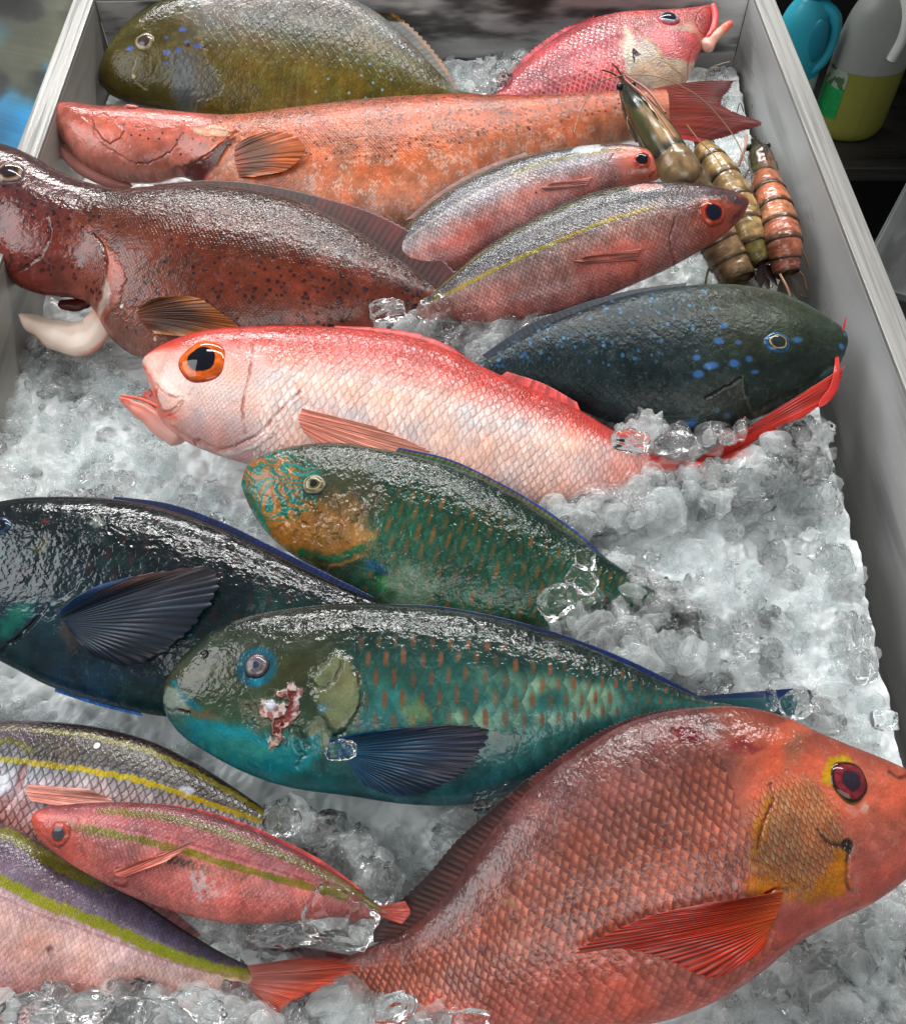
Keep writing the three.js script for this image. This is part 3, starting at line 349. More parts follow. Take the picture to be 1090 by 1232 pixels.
// 2 pink snapper at the back right, mouth open
{
  const F = new Fish({ name: 'pink_soldierfish', label: 'bright pink fish with open mouth raised against the back corner', h: 0.04, tilt: 14, lean: 8, tr: 0.4,
    top: [[858, 10], [852, 7], [845, 8], [820, 12], [780, 15], [740, 18], [700, 29], [655, 55], [620, 86], [592, 116], [575, 135]],
    bot: [[858, 16], [857, 30], [850, 48], [840, 72], [828, 98], [800, 118], [760, 135], [700, 148], [640, 152], [600, 150], [575, 146]] });
  F.body(P => {
    P.base((a, b, t, u) => { const n = fbm(a * 0.05, b * 0.05, 3); let c = grad(u, [[0, [190, 74, 70]], [0.3, [190, 76, 74]], [0.42, [178, 62, 66]], [1, [170, 54, 62]]]); c = lerpc(c, [226, 196, 170], ss(0.25, -0.4, t) * ss(0.06, 0.2, u) * ss(0.5, 0.36, u)); return dark(c, 0.86 + 0.28 * n); });
    P.scales(13, 0.85, (i, r, id, a, b, t) => { P.mix(i, [240, 168, 176], 0.75 * ss(0.55, 0.9, r) * (0.5 + 0.6 * ss(0.6, -0.4, t))); P.mix(i, [176, 52, 68], 0.6 * ss(0.8, 1, r)); P.mul(i, 0.94 + 0.12 * id); P.bump[i] += 0.0004 * r - 0.0005 * ss(0.82, 1, r); }, 0.4, 1);
    P.poly([[752, 30], [770, 60], [795, 78], [812, 92], [800, 104], [770, 100], [752, 86], [748, 55]], { c: [226, 196, 168], f: 5, n: 4 });
    P.poly([[762, 32], [785, 48], [800, 70], [830, 76], [845, 60], [838, 40], [800, 36]], { c: [224, 92, 98], f: 4, o: 0.85, n: 3 });
    P.line([[764, 34], [785, 52], [800, 72], [822, 90]], 2, { c: [226, 170, 120], o: 0.8, bump: 0.0008 });
    P.line([[850, 8], [838, 20], [842, 38], [852, 46]], 1.5, { c: [190, 50, 60], o: 0.8, bump: -0.0008 });
    P.line([[846, 48], [832, 62], [826, 90]], 1.5, { c: [196, 70, 70], o: 0.7, bump: -0.0008 });
    P.poly([[760, 62], [763, 58], [771, 66], [765, 68], [763, 76]], { c: [35, 10, 10], f: 1.2, bump: -0.001 });
    P.each((i, a, b, t, x, y) => { if (x / P.W < 0.4) P.bump[i] += 0.0004 * vn(a * 0.35, b * 0.9); });
    skin(P, 0.0002, 0.3);
  });
  F.eye(804, 22, 14, [[0.62, [45, 50, 62]], [0.82, [150, 150, 165]], [1, [205, 70, 76]]], [0.5, [18, 20, 30], [50, 60, 80]]);
  F.limb('lower_jaw', [[846, 60, 10, 0.0], [858, 45, 7, 0.003], [870, 35, 5.5, 0.004], [881, 26, 4, 0.005]], (t) => lerpc([230, 170, 150], [228, 96, 70], ss(0.4, 0.9, t)), { flat: 0.8 });
  F.limb('upper_lip', [[857, 4, 3.5, 0.006], [860, 18, 4, 0.006], [858, 34, 4, 0.006], [850, 46, 3, 0.006]], (t) => [222, 82, 84], { flat: 0.9 });
  F.fin('dorsal_fin', [[720, 30], [680, 44], [640, 74], [610, 102]], [[714, 18], [670, 38], [628, 70], [600, 104]], { rays: 24, col: finCol([200, 70, 80], [215, 90, 95], [170, 40, 55]), scallop: 0.2 });
}
// 3 orange coral grouper
{
  const F = new Fish({ name: 'coral_grouper', label: 'long orange red grouper with fine dark spots, under the prawns', h: 0.05, tilt: 16, tr: 0.5, W: 1900, H: 560,
    top: [[55, 140], [57, 131], [64, 125], [90, 123], [120, 127], [150, 128], [200, 132], [280, 138], [360, 129], [450, 119], [540, 114], [620, 115], [700, 112], [745, 110], [800, 108]],
    bot: [[56, 147], [62, 157], [78, 178], [96, 199], [122, 212], [150, 221], [185, 221], [215, 214], [240, 226], [300, 262], [400, 292], [480, 292], [560, 262], [640, 222], [700, 192], [745, 174], [800, 166]] });
  F.body(P => {
    P.roughOn(0.33);
    P.base((a, b, t, u) => { const n = fbm(a * 0.04, b * 0.04, 4); const head = ss(0.3, 0.26, u); let c = grad(t, [[-1, [232, 156, 126]], [-0.35, [224, 120, 76]], [0.25, [206, 92, 44]], [0.7, [168, 74, 36]], [1, [116, 54, 32]]]); c = lerpc(c, grad(t, [[-1, [222, 136, 120]], [-0.2, [214, 112, 92]], [0.5, [196, 84, 70]], [1, [140, 62, 54]]]), head); return dark(c, 0.84 + 0.32 * n); });
    P.scales(5.5, 0.9, (i, r, id, a, b, t) => { const k = ss(0.2, -0.2, t); P.mul(i, 1 - 0.12 * ss(0.8, 1, r) + 0.12 * (id - 0.5)); const w = ss(0.5, 0.62, fbm(a * 0.09, b * 0.09, 3)) * ss(0.1, -0.35, t) * (id > 0.45 ? 1 : 0.2); P.mix(i, [244, 206, 194], 0.8 * w * ss(1, 0.6, r)); P.bump[i] += 0.00018 * r - 0.00025 * ss(0.9, 1, r); }, 0.28, 1);
    speckle(P, 11, 560, 1.6, 2.7, (u, t) => u > 0.28 && u < 0.98 && t > -0.25 && t < 0.95, { c: [92, 38, 30], f: 0.8, o: 0.85 });
    for (const [x, y] of [[140, 142], [150, 150], [155, 142], [164, 152], [174, 156], [179, 167], [192, 167], [165, 136], [190, 136], [201, 148], [196, 160], [215, 147], [213, 168], [221, 160], [232, 167], [241, 173], [231, 180], [218, 186], [256, 168], [266, 162], [204, 136], [222, 145], [234, 152], [250, 158], [169, 163], [158, 162]]) P.dot(x, y, 1.7, { c: [60, 36, 44], f: 0.8 });
    P.poly([[111, 142], [125, 136], [140, 146], [149, 157], [145, 166], [132, 172], [124, 166], [114, 154]], { c: [214, 112, 88], o: 0.8, f: 2, bump: 0.0011 });
    P.line([[112, 144], [118, 160], [130, 172], [144, 167], [150, 156], [140, 146]], 1, { c: [150, 62, 52], o: 0.7, bump: -0.0006 });
    P.line([[220, 158], [210, 178], [190, 192], [170, 197], [158, 195]], 1.2, { c: [120, 50, 44], o: 0.8, f: 1, bump: -0.0012 });
    P.poly([[226, 152], [256, 150], [282, 156], [270, 164], [240, 162]], { c: [226, 178, 152], o: 0.85, f: 2, n: 3, bump: 0.0006 });
    P.line([[228, 152], [252, 154], [276, 158]], 1.6, { c: [120, 70, 56], o: 0.7 }); P.line([[236, 158], [258, 160]], 1.5, { c: [240, 220, 190], o: 0.9 });
    P.line([[284, 158], [268, 172], [245, 190], [215, 204], [180, 216]], 1.8, { c: [130, 54, 48], o: 0.8, bump: -0.0016 });
    P.poly([[272, 170], [284, 166], [262, 200], [246, 218], [212, 222], [222, 206], [250, 188]], { c: [74, 36, 34], f: 4, o: 0.9, bump: -0.002 });
    P.poly([[120, 196], [160, 206], [200, 200], [216, 206], [186, 220], [150, 221], [126, 210]], { c: [226, 150, 134], o: 0.7, f: 5 });
    P.line([[60, 152], [72, 172], [92, 192], [118, 208], [150, 218]], 1.5, { c: [90, 40, 40], o: 0.8, bump: -0.0016 });
    P.line([[100, 140], [110, 150], [118, 168], [140, 184], [156, 194]], 1.2, { c: [168, 76, 62], o: 0.55, bump: -0.0006 });
    P.line([[360, 194], [460, 182], [540, 170], [640, 150], [740, 138]], 1.5, { c: [238, 160, 130], o: 0.6, f: 1.2, n: 2 });
    P.each((i, a, b, t, x) => { P.rgh[i] = 0.28 + 0.2 * fbm(a * 0.06, b * 0.06, 3); });
    skin(P, 0.00022, 0.3);
  });
  F.limb('lower_jaw', [[57, 149, 3, -0.004], [68, 170, 5, -0.004], [84, 190, 7, -0.006], [104, 206, 8, -0.008], [134, 219, 8, -0.012], [160, 224, 6, -0.014]], (t) => lerpc([206, 136, 126], [150, 96, 92], 0.4 + 0.4 * Math.sin(t * 9)), { flat: 0.8 });
  F.eye(158, 129, 11, [[0.8, [190, 90, 76]], [1, [150, 66, 58]]], [0.35, [60, 30, 30]], { dome: 0.6, sink: 0.2, squash: 0.7 });
  F.fin('pectoral_fin', [[283, 176], [282, 190], [288, 214]], [[318, 163], [348, 166], [370, 182], [352, 204], [308, 216]], { mode: 'body', lift: -0.0006, liftOut: 0.005, rays: 27, col: (f, w, tt, c) => dark(lerpc(lerpc([190, 96, 64], [132, 76, 44], ss(0, 0.3, f) * ss(0.85, 0.5, f)), [214, 112, 58], ss(0.4, 0.8, f)), 0.9 + 0.14 * tt), amp: 0.00012, camber: 0.0016, scallop: 0.01, mat: { transmission: 0.3, thickness: 0 } });
  F.fin('tail_fin', [[775, 110], [786, 138], [778, 168]], [[886, 97], [880, 106], [868, 124], [892, 138], [919, 149], [896, 158], [846, 173]], { rays: 44, col: (f, w, tt) => dark(lerpc(lerpc([176, 76, 58], [122, 44, 40], ss(0.1, 0.9, f)), w > 0.93 ? [220, 70, 70] : [80, 40, 40], w > 0.93 ? 0.9 : 0.45 * ss(0.6, 1, f)), 0.72 + 0.36 * tt), amp: 0.00054, tear: 0.03, camber: 0.004 });
}
// 4 brown spotted grouper, gill wide open
{
  const F = new Fish({ name: 'brown_grouper', label: 'brown spotted grouper with gaping white throat at the left wall', gain: 0.86, gloss: 0.36, h: 0.058, tilt: 17, lean: -1, tr: 0.46, W: 1700, H: 640,
    top: [[-95, 262], [-80, 215], [-40, 178], [0, 174], [40, 187], [70, 205], [110, 221], [150, 229], [185, 227], [240, 223], [300, 230], [360, 243], [420, 272], [480, 312], [535, 350], [560, 368]],
    bot: [[-95, 272], [-80, 296], [-40, 316], [0, 330], [20, 345], [50, 355], [84, 358], [102, 364], [116, 382], [130, 406], [150, 424], [178, 435], [230, 446], [300, 440], [400, 420], [480, 395], [535, 376], [560, 372]] });
  F.body(P => {
    P.roughOn(0.3);
    P.base((a, b, t, u) => { const n = fbm(a * 0.035, b * 0.035, 4); let c = grad(t, [[-1, [168, 104, 90]], [-0.6, [128, 60, 42]], [0, [108, 46, 28]], [0.5, [80, 38, 24]], [1, [44, 26, 20]]]); const h = ss(0.34, 0.24, u); c = lerpc(c, grad(t, [[-1, [128, 52, 44]], [-0.2, [118, 50, 46]], [0.5, [92, 50, 48]], [1, [62, 38, 36]]]), h); return dark(c, 0.8 + 0.4 * n); });
    P.scales(6, 0.9, (i, r, id, a, b, t) => { P.mul(i, 1 - 0.12 * ss(0.8, 1, r) + 0.12 * (id - 0.5)); P.bump[i] += 0.0001 * r - 0.00012 * ss(0.85, 1, r); }, 0.34, 1);
    speckle(P, 21, 620, 1.7, 2.9, (u, t, a, b) => u > 0.12 && u < 0.98 && t < 0.62 && t > -0.9, R => ({ c: R() > 0.2 ? [44, 24, 30] : [60, 40, 58], f: 1, o: 0.85 }));
    P.poly([[0, 275], [22, 250], [60, 275], [116, 282], [128, 320], [124, 345], [90, 358], [50, 354], [20, 344], [0, 322]], { c: [122, 56, 44], o: 0.35, f: 14, n: 8 });
    P.line([[58, 262], [60, 285], [48, 308], [20, 328], [0, 332]], 1.6, { c: [60, 24, 24], o: 0.7, f: 1.5, bump: -0.0014 });
    P.line([[112, 282], [124, 296], [128, 318], [124, 346]], 2, { c: [66, 26, 24], o: 0.9, bump: -0.0022 });
    P.poly([[122, 286], [136, 300], [150, 332], [146, 362], [126, 390], [112, 400], [120, 372], [130, 345], [128, 316]], { c: [196, 98, 78], f: 4, n: 4, o: 0.95, bump: 0.0006 });
    P.poly([[128, 330], [134, 345], [130, 368], [110, 392], [104, 388], [122, 362]], { c: [226, 196, 186], f: 3, n: 2 });
    P.poly([[124, 372], [150, 366], [176, 384], [196, 404], [240, 402], [300, 410], [240, 440], [175, 432], [140, 412]], { c: [148, 112, 100], o: 0.75, f: 8, n: 8, tex: (a, b) => 0.35 + 0.65 * ss(0.45, 0.6, vn(a * 0.5, b * 0.5)), bump: 0.0003 });
    P.dot(147, 369, 3, { c: [240, 232, 226], f: 1, bump: 0.0008 }); P.dot(187, 408, 2.6, { c: [226, 206, 190], f: 1, bump: 0.0008 });
    P.each((i, a, b, t, x) => { P.rgh[i] = 0.2 + 0.25 * fbm(a * 0.05, b * 0.05, 3); const k = ss(0.25, 0.45, t) * ss(0.95, 0.8, t) * ss(0.25, 0.36, x / P.W); P.bump[i] += k * 0.00022 * (vn(a * 0.4, b * 0.55) - 0.5) + k * 0.0006 * (fbm(a * 0.1, b * 0.17, 3) - 0.5); });
    skin(P, 0.00018, 0.2);
  });
  F.eye(12, 208, 19, [[0.62, [96, 60, 48]], [0.8, [168, 150, 120]], [0.9, [90, 60, 80]], [1, [130, 110, 112]]], [0.5, [34, 26, 30], [64, 48, 52]], { dome: 0.4 });
  F.limb('throat', [[23, 378, 6, -0.008], [42, 390, 13, -0.011], [72, 403, 21, -0.013], [106, 404, 25, -0.008], [126, 378, 17, 0.003], [132, 342, 7, 0.013], [131, 320, 3, 0.018]], (t, q) => { const n = fbm(t * 9, 3 + Math.sin(q) * 1.2, 4); return dark(lerpc([214, 194, 178], [186, 120, 102], ss(0.45, 0.75, n + 0.25 * ss(0.4, 1, t))), 0.85 + 0.3 * n); }, { flat: 0.34, label: 'pale open gill flap', rough: 0.22 });
  F.limb('gill_cavity', [[70, 366, 6, -0.02], [95, 366, 9, -0.02], [118, 356, 7, -0.016]], () => [84, 32, 30], { flat: 0.6 });
  F.fin('dorsal_fin', [[190, 232], [250, 232], [310, 240], [370, 256], [430, 288], [490, 326], [530, 356]], [[185, 222], [250, 217], [316, 222], [390, 238], [450, 256], [505, 286], [548, 328]], { rays: 51, col: (f, w, tt) => dark(lerpc([50, 26, 22], w > 0.5 ? [92, 22, 20] : [66, 28, 24], f), 0.8 + 0.25 * tt * tt), amp: 0.0002 });
  F.fin('pectoral_fin', [[168, 370], [166, 378], [176, 394]], [[210, 360], [244, 364], [270, 380], [289, 394], [240, 403], [196, 401]], { mode: 'body', lift: -0.0006, liftOut: 0.012, rays: 27, col: (f, w, tt) => dark(lerpc(lerpc([122, 66, 42], [70, 40, 24], ss(0, 0.4, f)), [160, 96, 44], ss(0.5, 0.95, f) + (w < 0.25 ? 0.3 : 0)), 0.82 + 0.25 * tt), camber: 0.003, scallop: 0.01, amp: 0.00022 });
}
// silvery fusiliers
function fusilier(P, o) {
  P.roughOn(0.3);
  P.base((a, b, t, u) => { const n = fbm(a * 0.05, b * 0.06, 4); let c = grad(t, o.stops); if (o.head) c = lerpc(c, o.head, ss(o.hu, o.hu * 0.55, u) * ss(0.9, 0.1, t)); return dark(c, 0.84 + 0.32 * n); });
  P.scales(o.size ?? 8.5, 0.85, (i, r, id, a, b, t) => { const s = ss(-1, -0.3, t); P.mul(i, 1 - (o.edge ?? 0.3) * 0.8 * ss(0.55, 1, r) + 0.14 * (id - 0.5)); P.mix(i, o.glint ?? [214, 206, 210], (0.3 + 1.1 * fbm(a * 0.03, b * 0.03, 3)) * (o.gk ?? 0.4) * ss(0.35, 0.6, r) * ss(0.9, 0.7, r) * ss(0.5, 0.1, t) * (0.4 + id)); P.bump[i] += 0.00011 * r - 0.00013 * ss(0.75, 1, r); }, o.su ?? 0.16, 1);
  if (o.lines) for (const [t0, w, c, op, u0, u1] of o.lines) P.each((i, a, b, t, x) => { const u = x / P.W, d = Math.abs(t - (typeof t0 === 'function' ? t0(u) : t0) - 0.02 * (vn(a * 0.1, 3) - 0.5)) * P.Hh[x] + 2.6 * (vn(a * 0.3, b * 0.3) - 0.42); const k = (1 - ss(w * 0.55, w, d)) * ss(u0, u0 + 0.05, u) * ss(u1, u1 - 0.06, u); if (k > 0) { P.mix(i, c, op * k * (0.72 + 0.4 * vn(a * 0.35, b * 0.35))); } });
  P.each((i, a, b) => { P.rgh[i] = 0.22 + 0.22 * fbm(a * 0.05, b * 0.05, 3); });
  skin(P, 0.00018, 0.35);
}
{ // 5 upper right fusilier
  const F = new Fish({ name: 'fusilier', label: 'silvery pink fusilier lying behind the other at the prawns, torn white patch on its back', h: 0.066, tilt: 15, lean: 5, tr: 0.5, W: 1024, H: 420,
    top: [[801, 197], [798, 190], [788, 184], [770, 178], [740, 174], [690, 178], [650, 184], [600, 199], [550, 223], [510, 251], [480, 280], [455, 305], [440, 322]],
    bot: [[801, 200], [797, 212], [785, 219], [760, 224], [720, 238], [670, 262], [620, 290], [570, 318], [520, 334], [480, 338], [455, 336], [440, 330]] });
  F.body(P => { fusilier(P, { stops: [[-1, [214, 120, 108]], [-0.45, [216, 140, 132]], [0.0, [176, 156, 160]], [0.25, [140, 130, 136]], [0.45, [78, 73, 78]], [1, [44, 41, 45]]], head: [222, 118, 98], hu: 0.2, lines: [[0.28, 4, [140, 124, 30], 0.75, 0.08, 0.5], [0.8, 4, [96, 88, 24], 0.7, 0.1, 1], [0.22, 3, [206, 196, 180], 0.5, 0.4, 0.95]] });
    P.poly([[684, 182], [705, 175], [727, 176], [722, 182], [700, 186]], { c: [186, 188, 190], f: 2, n: 3 });
    P.poly([[620, 232], [680, 214], [712, 212], [700, 224], [650, 240]], { c: [222, 122, 104], o: 0.7, f: 8, n: 8 }); P.poly([[520, 300], [570, 270], [600, 262], [590, 290], [540, 320]], { c: [206, 84, 70], o: 0.5, f: 10, n: 10 });
    P.line([[740, 214], [732, 200], [738, 186]], 1.5, { c: [180, 84, 74], o: 0.6, bump: -0.0008 }); P.dot(645, 232, 1.5, { c: [40, 30, 30], f: 1 });
    P.line([[800, 200], [792, 205], [782, 212]], 1.2, { c: [120, 40, 36], o: 0.7, bump: -0.0008 }); });
  F.eye(772, 192, 11, [[0.68, [60, 30, 34]], [0.9, [206, 70, 52]], [1, [226, 110, 84]]], [0.58, [14, 16, 26], [30, 36, 56]]);
  F.fin('pectoral_fin', [[712, 214], [708, 220], [704, 224]], [[664, 222], [650, 226], [658, 230]], { mode: 'body', lift: 0.0002, liftOut: 0.0006, rays: 5, scallop: 0, col: finCol([206, 124, 114], [200, 136, 130], [196, 116, 106]), mat: { roughness: 0.34 } });
  F.fin('dorsal_fin', [[640, 190], [590, 206], [540, 233], [500, 263]], [[632, 183], [580, 202], [526, 233], [486, 266]], { rays: 27, col: finCol([110, 60, 56], [130, 70, 62], [60, 40, 40]) });
}
{ // 6 lower right fusilier
  const F = new Fish({ name: 'fusilier', label: 'dark backed fusilier with yellow stripe and red eye resting over the prawns', h: 0.072, tilt: 16, lean: 4, tr: 0.5, W: 1200, H: 460,
    top: [[901, 243], [897, 239], [888, 234], [872, 229], [840, 223], [800, 221], [760, 223], [700, 236], [640, 263], [580, 300], [540, 334], [515, 358], [500, 372]],
    bot: [[901, 246], [896, 258], [886, 270], [868, 286], [840, 304], [800, 326], [760, 344], [720, 361], [680, 374], [640, 382], [590, 388], [540, 386], [515, 382], [500, 380]] });
  F.body(P => { fusilier(P, { stops: [[-1, [208, 120, 110]], [-0.5, [176, 104, 92]], [-0.12, [160, 118, 108]], [0.1, [124, 110, 108]], [0.3, [76, 74, 80]], [0.6, [48, 47, 52]], [1, [28, 28, 32]]], head: [158, 70, 52], hu: 0.26, gk: 0.28, lines: [[0.06, 4.2, [158, 138, 18], 0.9, 0.26, 0.98], [0.74, 4, [112, 100, 20], 0.75, 0.25, 1]] });
    P.poly([[846, 226], [880, 232], [897, 240], [896, 250], [876, 240], [846, 238], [820, 248], [800, 246], [810, 230]], { c: [62, 56, 62], o: 0.85, f: 6, n: 6 });
    P.poly([[700, 306], [760, 290], [790, 290], [780, 320], [730, 340], [690, 340]], { c: [196, 82, 68], o: 0.6, f: 14, n: 10 });
    P.poly([[758, 226], [772, 220], [800, 224], [790, 229], [766, 231]], { c: [214, 160, 156], o: 0.9, f: 2, n: 4 });
    P.line([[811, 237], [818, 247], [822, 256]], 2.5, { c: [200, 170, 176], o: 0.8, n: 3 });
    P.line([[770, 318], [766, 308], [772, 299], [780, 300]], 2, { c: [206, 84, 62], o: 0.8, bump: 0.0008 });
    P.line([[680, 312], [720, 304], [776, 298]], 1.2, { c: [206, 130, 112], o: 0.7 });
    P.line([[899, 247], [888, 258], [878, 268]], 1.4, { c: [74, 24, 24], o: 0.8, bump: -0.001 }); P.line([[812, 318], [806, 290], [812, 262]], 1.6, { c: [110, 46, 38], o: 0.6, bump: -0.0012 }); });
  F.eye(857, 256, 17, [[0.66, [92, 30, 34]], [0.88, [196, 70, 42]], [1, [150, 60, 40]]], [0.55, [12, 16, 34], [26, 32, 56]], { dome: 0.4 });
  F.fin('pectoral_fin', [[772, 300], [768, 306], [766, 314]], [[706, 310], [690, 314], [704, 318]], { mode: 'body', lift: 0.0002, liftOut: 0.0006, rays: 5, scallop: 0, col: finCol([170, 84, 70], [160, 92, 82], [156, 78, 66]), mat: { roughness: 0.34 } });
}
// 8 dark wrasse with blue spots
{
  const F = new Fish({ name: 'blue_spotted_wrasse', label: 'dark green fish with bright blue spots and blue rimmed eye by the right wall', gain: 0.74, gloss: 0.7, h: 0.052, tilt: 16, lean: 1, tr: 0.4, W: 1280, H: 560,
    top: [[1019, 410], [1017, 403], [1010, 394], [990, 380], [960, 363], [930, 351], [890, 344], [850, 343], [800, 347], [750, 357], [700, 373], [650, 394], [610, 416], [578, 437], [560, 450]],
    bot: [[1019, 416], [1013, 434], [1001, 454], [976, 474], [940, 492], [900, 508], [870, 518], [840, 522], [790, 519], [740, 510], [700, 494], [640, 470], [590, 460], [560, 458]] });
  F.body(P => {
    P.roughOn(0.36);
    P.base((a, b, t, u) => { const n = fbm(a * 0.03, b * 0.03, 4); let c = grad(u, [[0, [58, 74, 62]], [0.14, [66, 74, 56]], [0.3, [62, 72, 54]], [0.42, [42, 60, 62]], [1, [22, 42, 52]]]); c = lerpc(c, [92, 106, 104], ss(0.55, 0.95, t) * ss(0.6, 0.1, u) * 0.7); c = lerpc(c, [34, 52, 52], ss(0, -0.5, t) * 0.7); return dark(c, 0.75 + 0.5 * n); });
    P.scales(17, 0.9, (i, r, id, a, b, t) => { P.mul(i, 1 - 0.12 * ss(0.5, 1, r) + 0.14 * (id - 0.5)); P.bump[i] += 0.00014 * r - 0.00016 * ss(0.8, 1, r); }, 0.34, 1);
    for (const [x, y, r, s] of [[870, 392, 4, 1.4], [864, 410, 5, 1.3], [883, 437, 5, 1.3], [901, 432, 4, 1.2], [959, 409, 4, 1.7], [1012, 417, 4, 1.2], [855, 440, 5, 2], [840, 450, 5, 1.4], [832, 506, 6, 1.3], [862, 494, 3, 1.3], [874, 500, 3, 1.5], [908, 447, 2.5, 2], [888, 412, 3, 1.3], [1016, 402, 3, 1], [838, 430, 4, 1.2]]) P.dot(x, y, r, { c: [70, 128, 205], f: 2, sx: s, o: 0.95 });
    speckle(P, 41, 130, 1.6, 3.2, (u, t) => u > 0.34 && u < 0.96 && t > -0.25 && t < 0.95 && !(t < 0.1 && u < 0.5), R => ({ c: R() > 0.5 ? [62, 128, 186] : [72, 150, 190], f: 1.2, sx: 0.8, o: 0.5 + 0.5 * R() }));
    P.poly([[806, 470], [850, 452], [880, 448], [893, 456], [896, 494], [868, 508], [820, 500]], { c: [92, 92, 82], o: 0.45, f: 10, n: 8 });
    P.line([[893, 454], [895, 470], [902, 492], [908, 500]], 1.6, { c: [110, 108, 92], o: 0.8, bump: 0.0006 }); P.line([[850, 478], [876, 464], [890, 456]], 2.2, { c: [24, 26, 26], o: 0.85, bump: -0.0014 });
    P.line([[1013, 430], [1004, 440], [982, 458], [962, 474]], 3, { c: [96, 150, 150], o: 0.9, f: 1.5 }); P.line([[1015, 432], [1005, 446], [986, 462]], 1.3, { c: [190, 180, 120], o: 0.9 });
    P.line([[960, 478], [930, 490], [890, 506]], 4, { c: [150, 132, 122], o: 0.6, f: 4 });
    P.each((i, a, b, t, x) => { P.rgh[i] = 0.26 + 0.24 * fbm(a * 0.05, b * 0.05, 3); });
    skin(P, 0.00025, 0.25);
  }, { specularIntensity: 0.5 });
  F.eye(935, 412, 17, [[0.55, [70, 66, 54]], [0.64, [200, 180, 140]], [0.74, [40, 50, 50]], [0.95, [40, 100, 150]], [1, [60, 90, 90]]], [0.46, [24, 28, 28], [70, 80, 78]], { dome: 0.4, squash: 0.85 });
  F.fin('dorsal_fin', [[820, 352], [760, 362], [700, 380], [640, 405], [592, 436]], [[826, 340], [760, 349], [696, 366], [632, 392], [580, 427]], { rays: 37, col: finCol([30, 44, 54], [20, 34, 52], [14, 22, 30]), scallop: 0.03 });
  F.fin('pectoral_fin', [[838, 500], [840, 508], [836, 516]], [[770, 498], [752, 508], [780, 520]], { mode: 'body', lift: -0.0006, liftOut: 0.004, rays: 17, col: finCol([70, 84, 80], [54, 70, 74], [34, 46, 50]) });
}
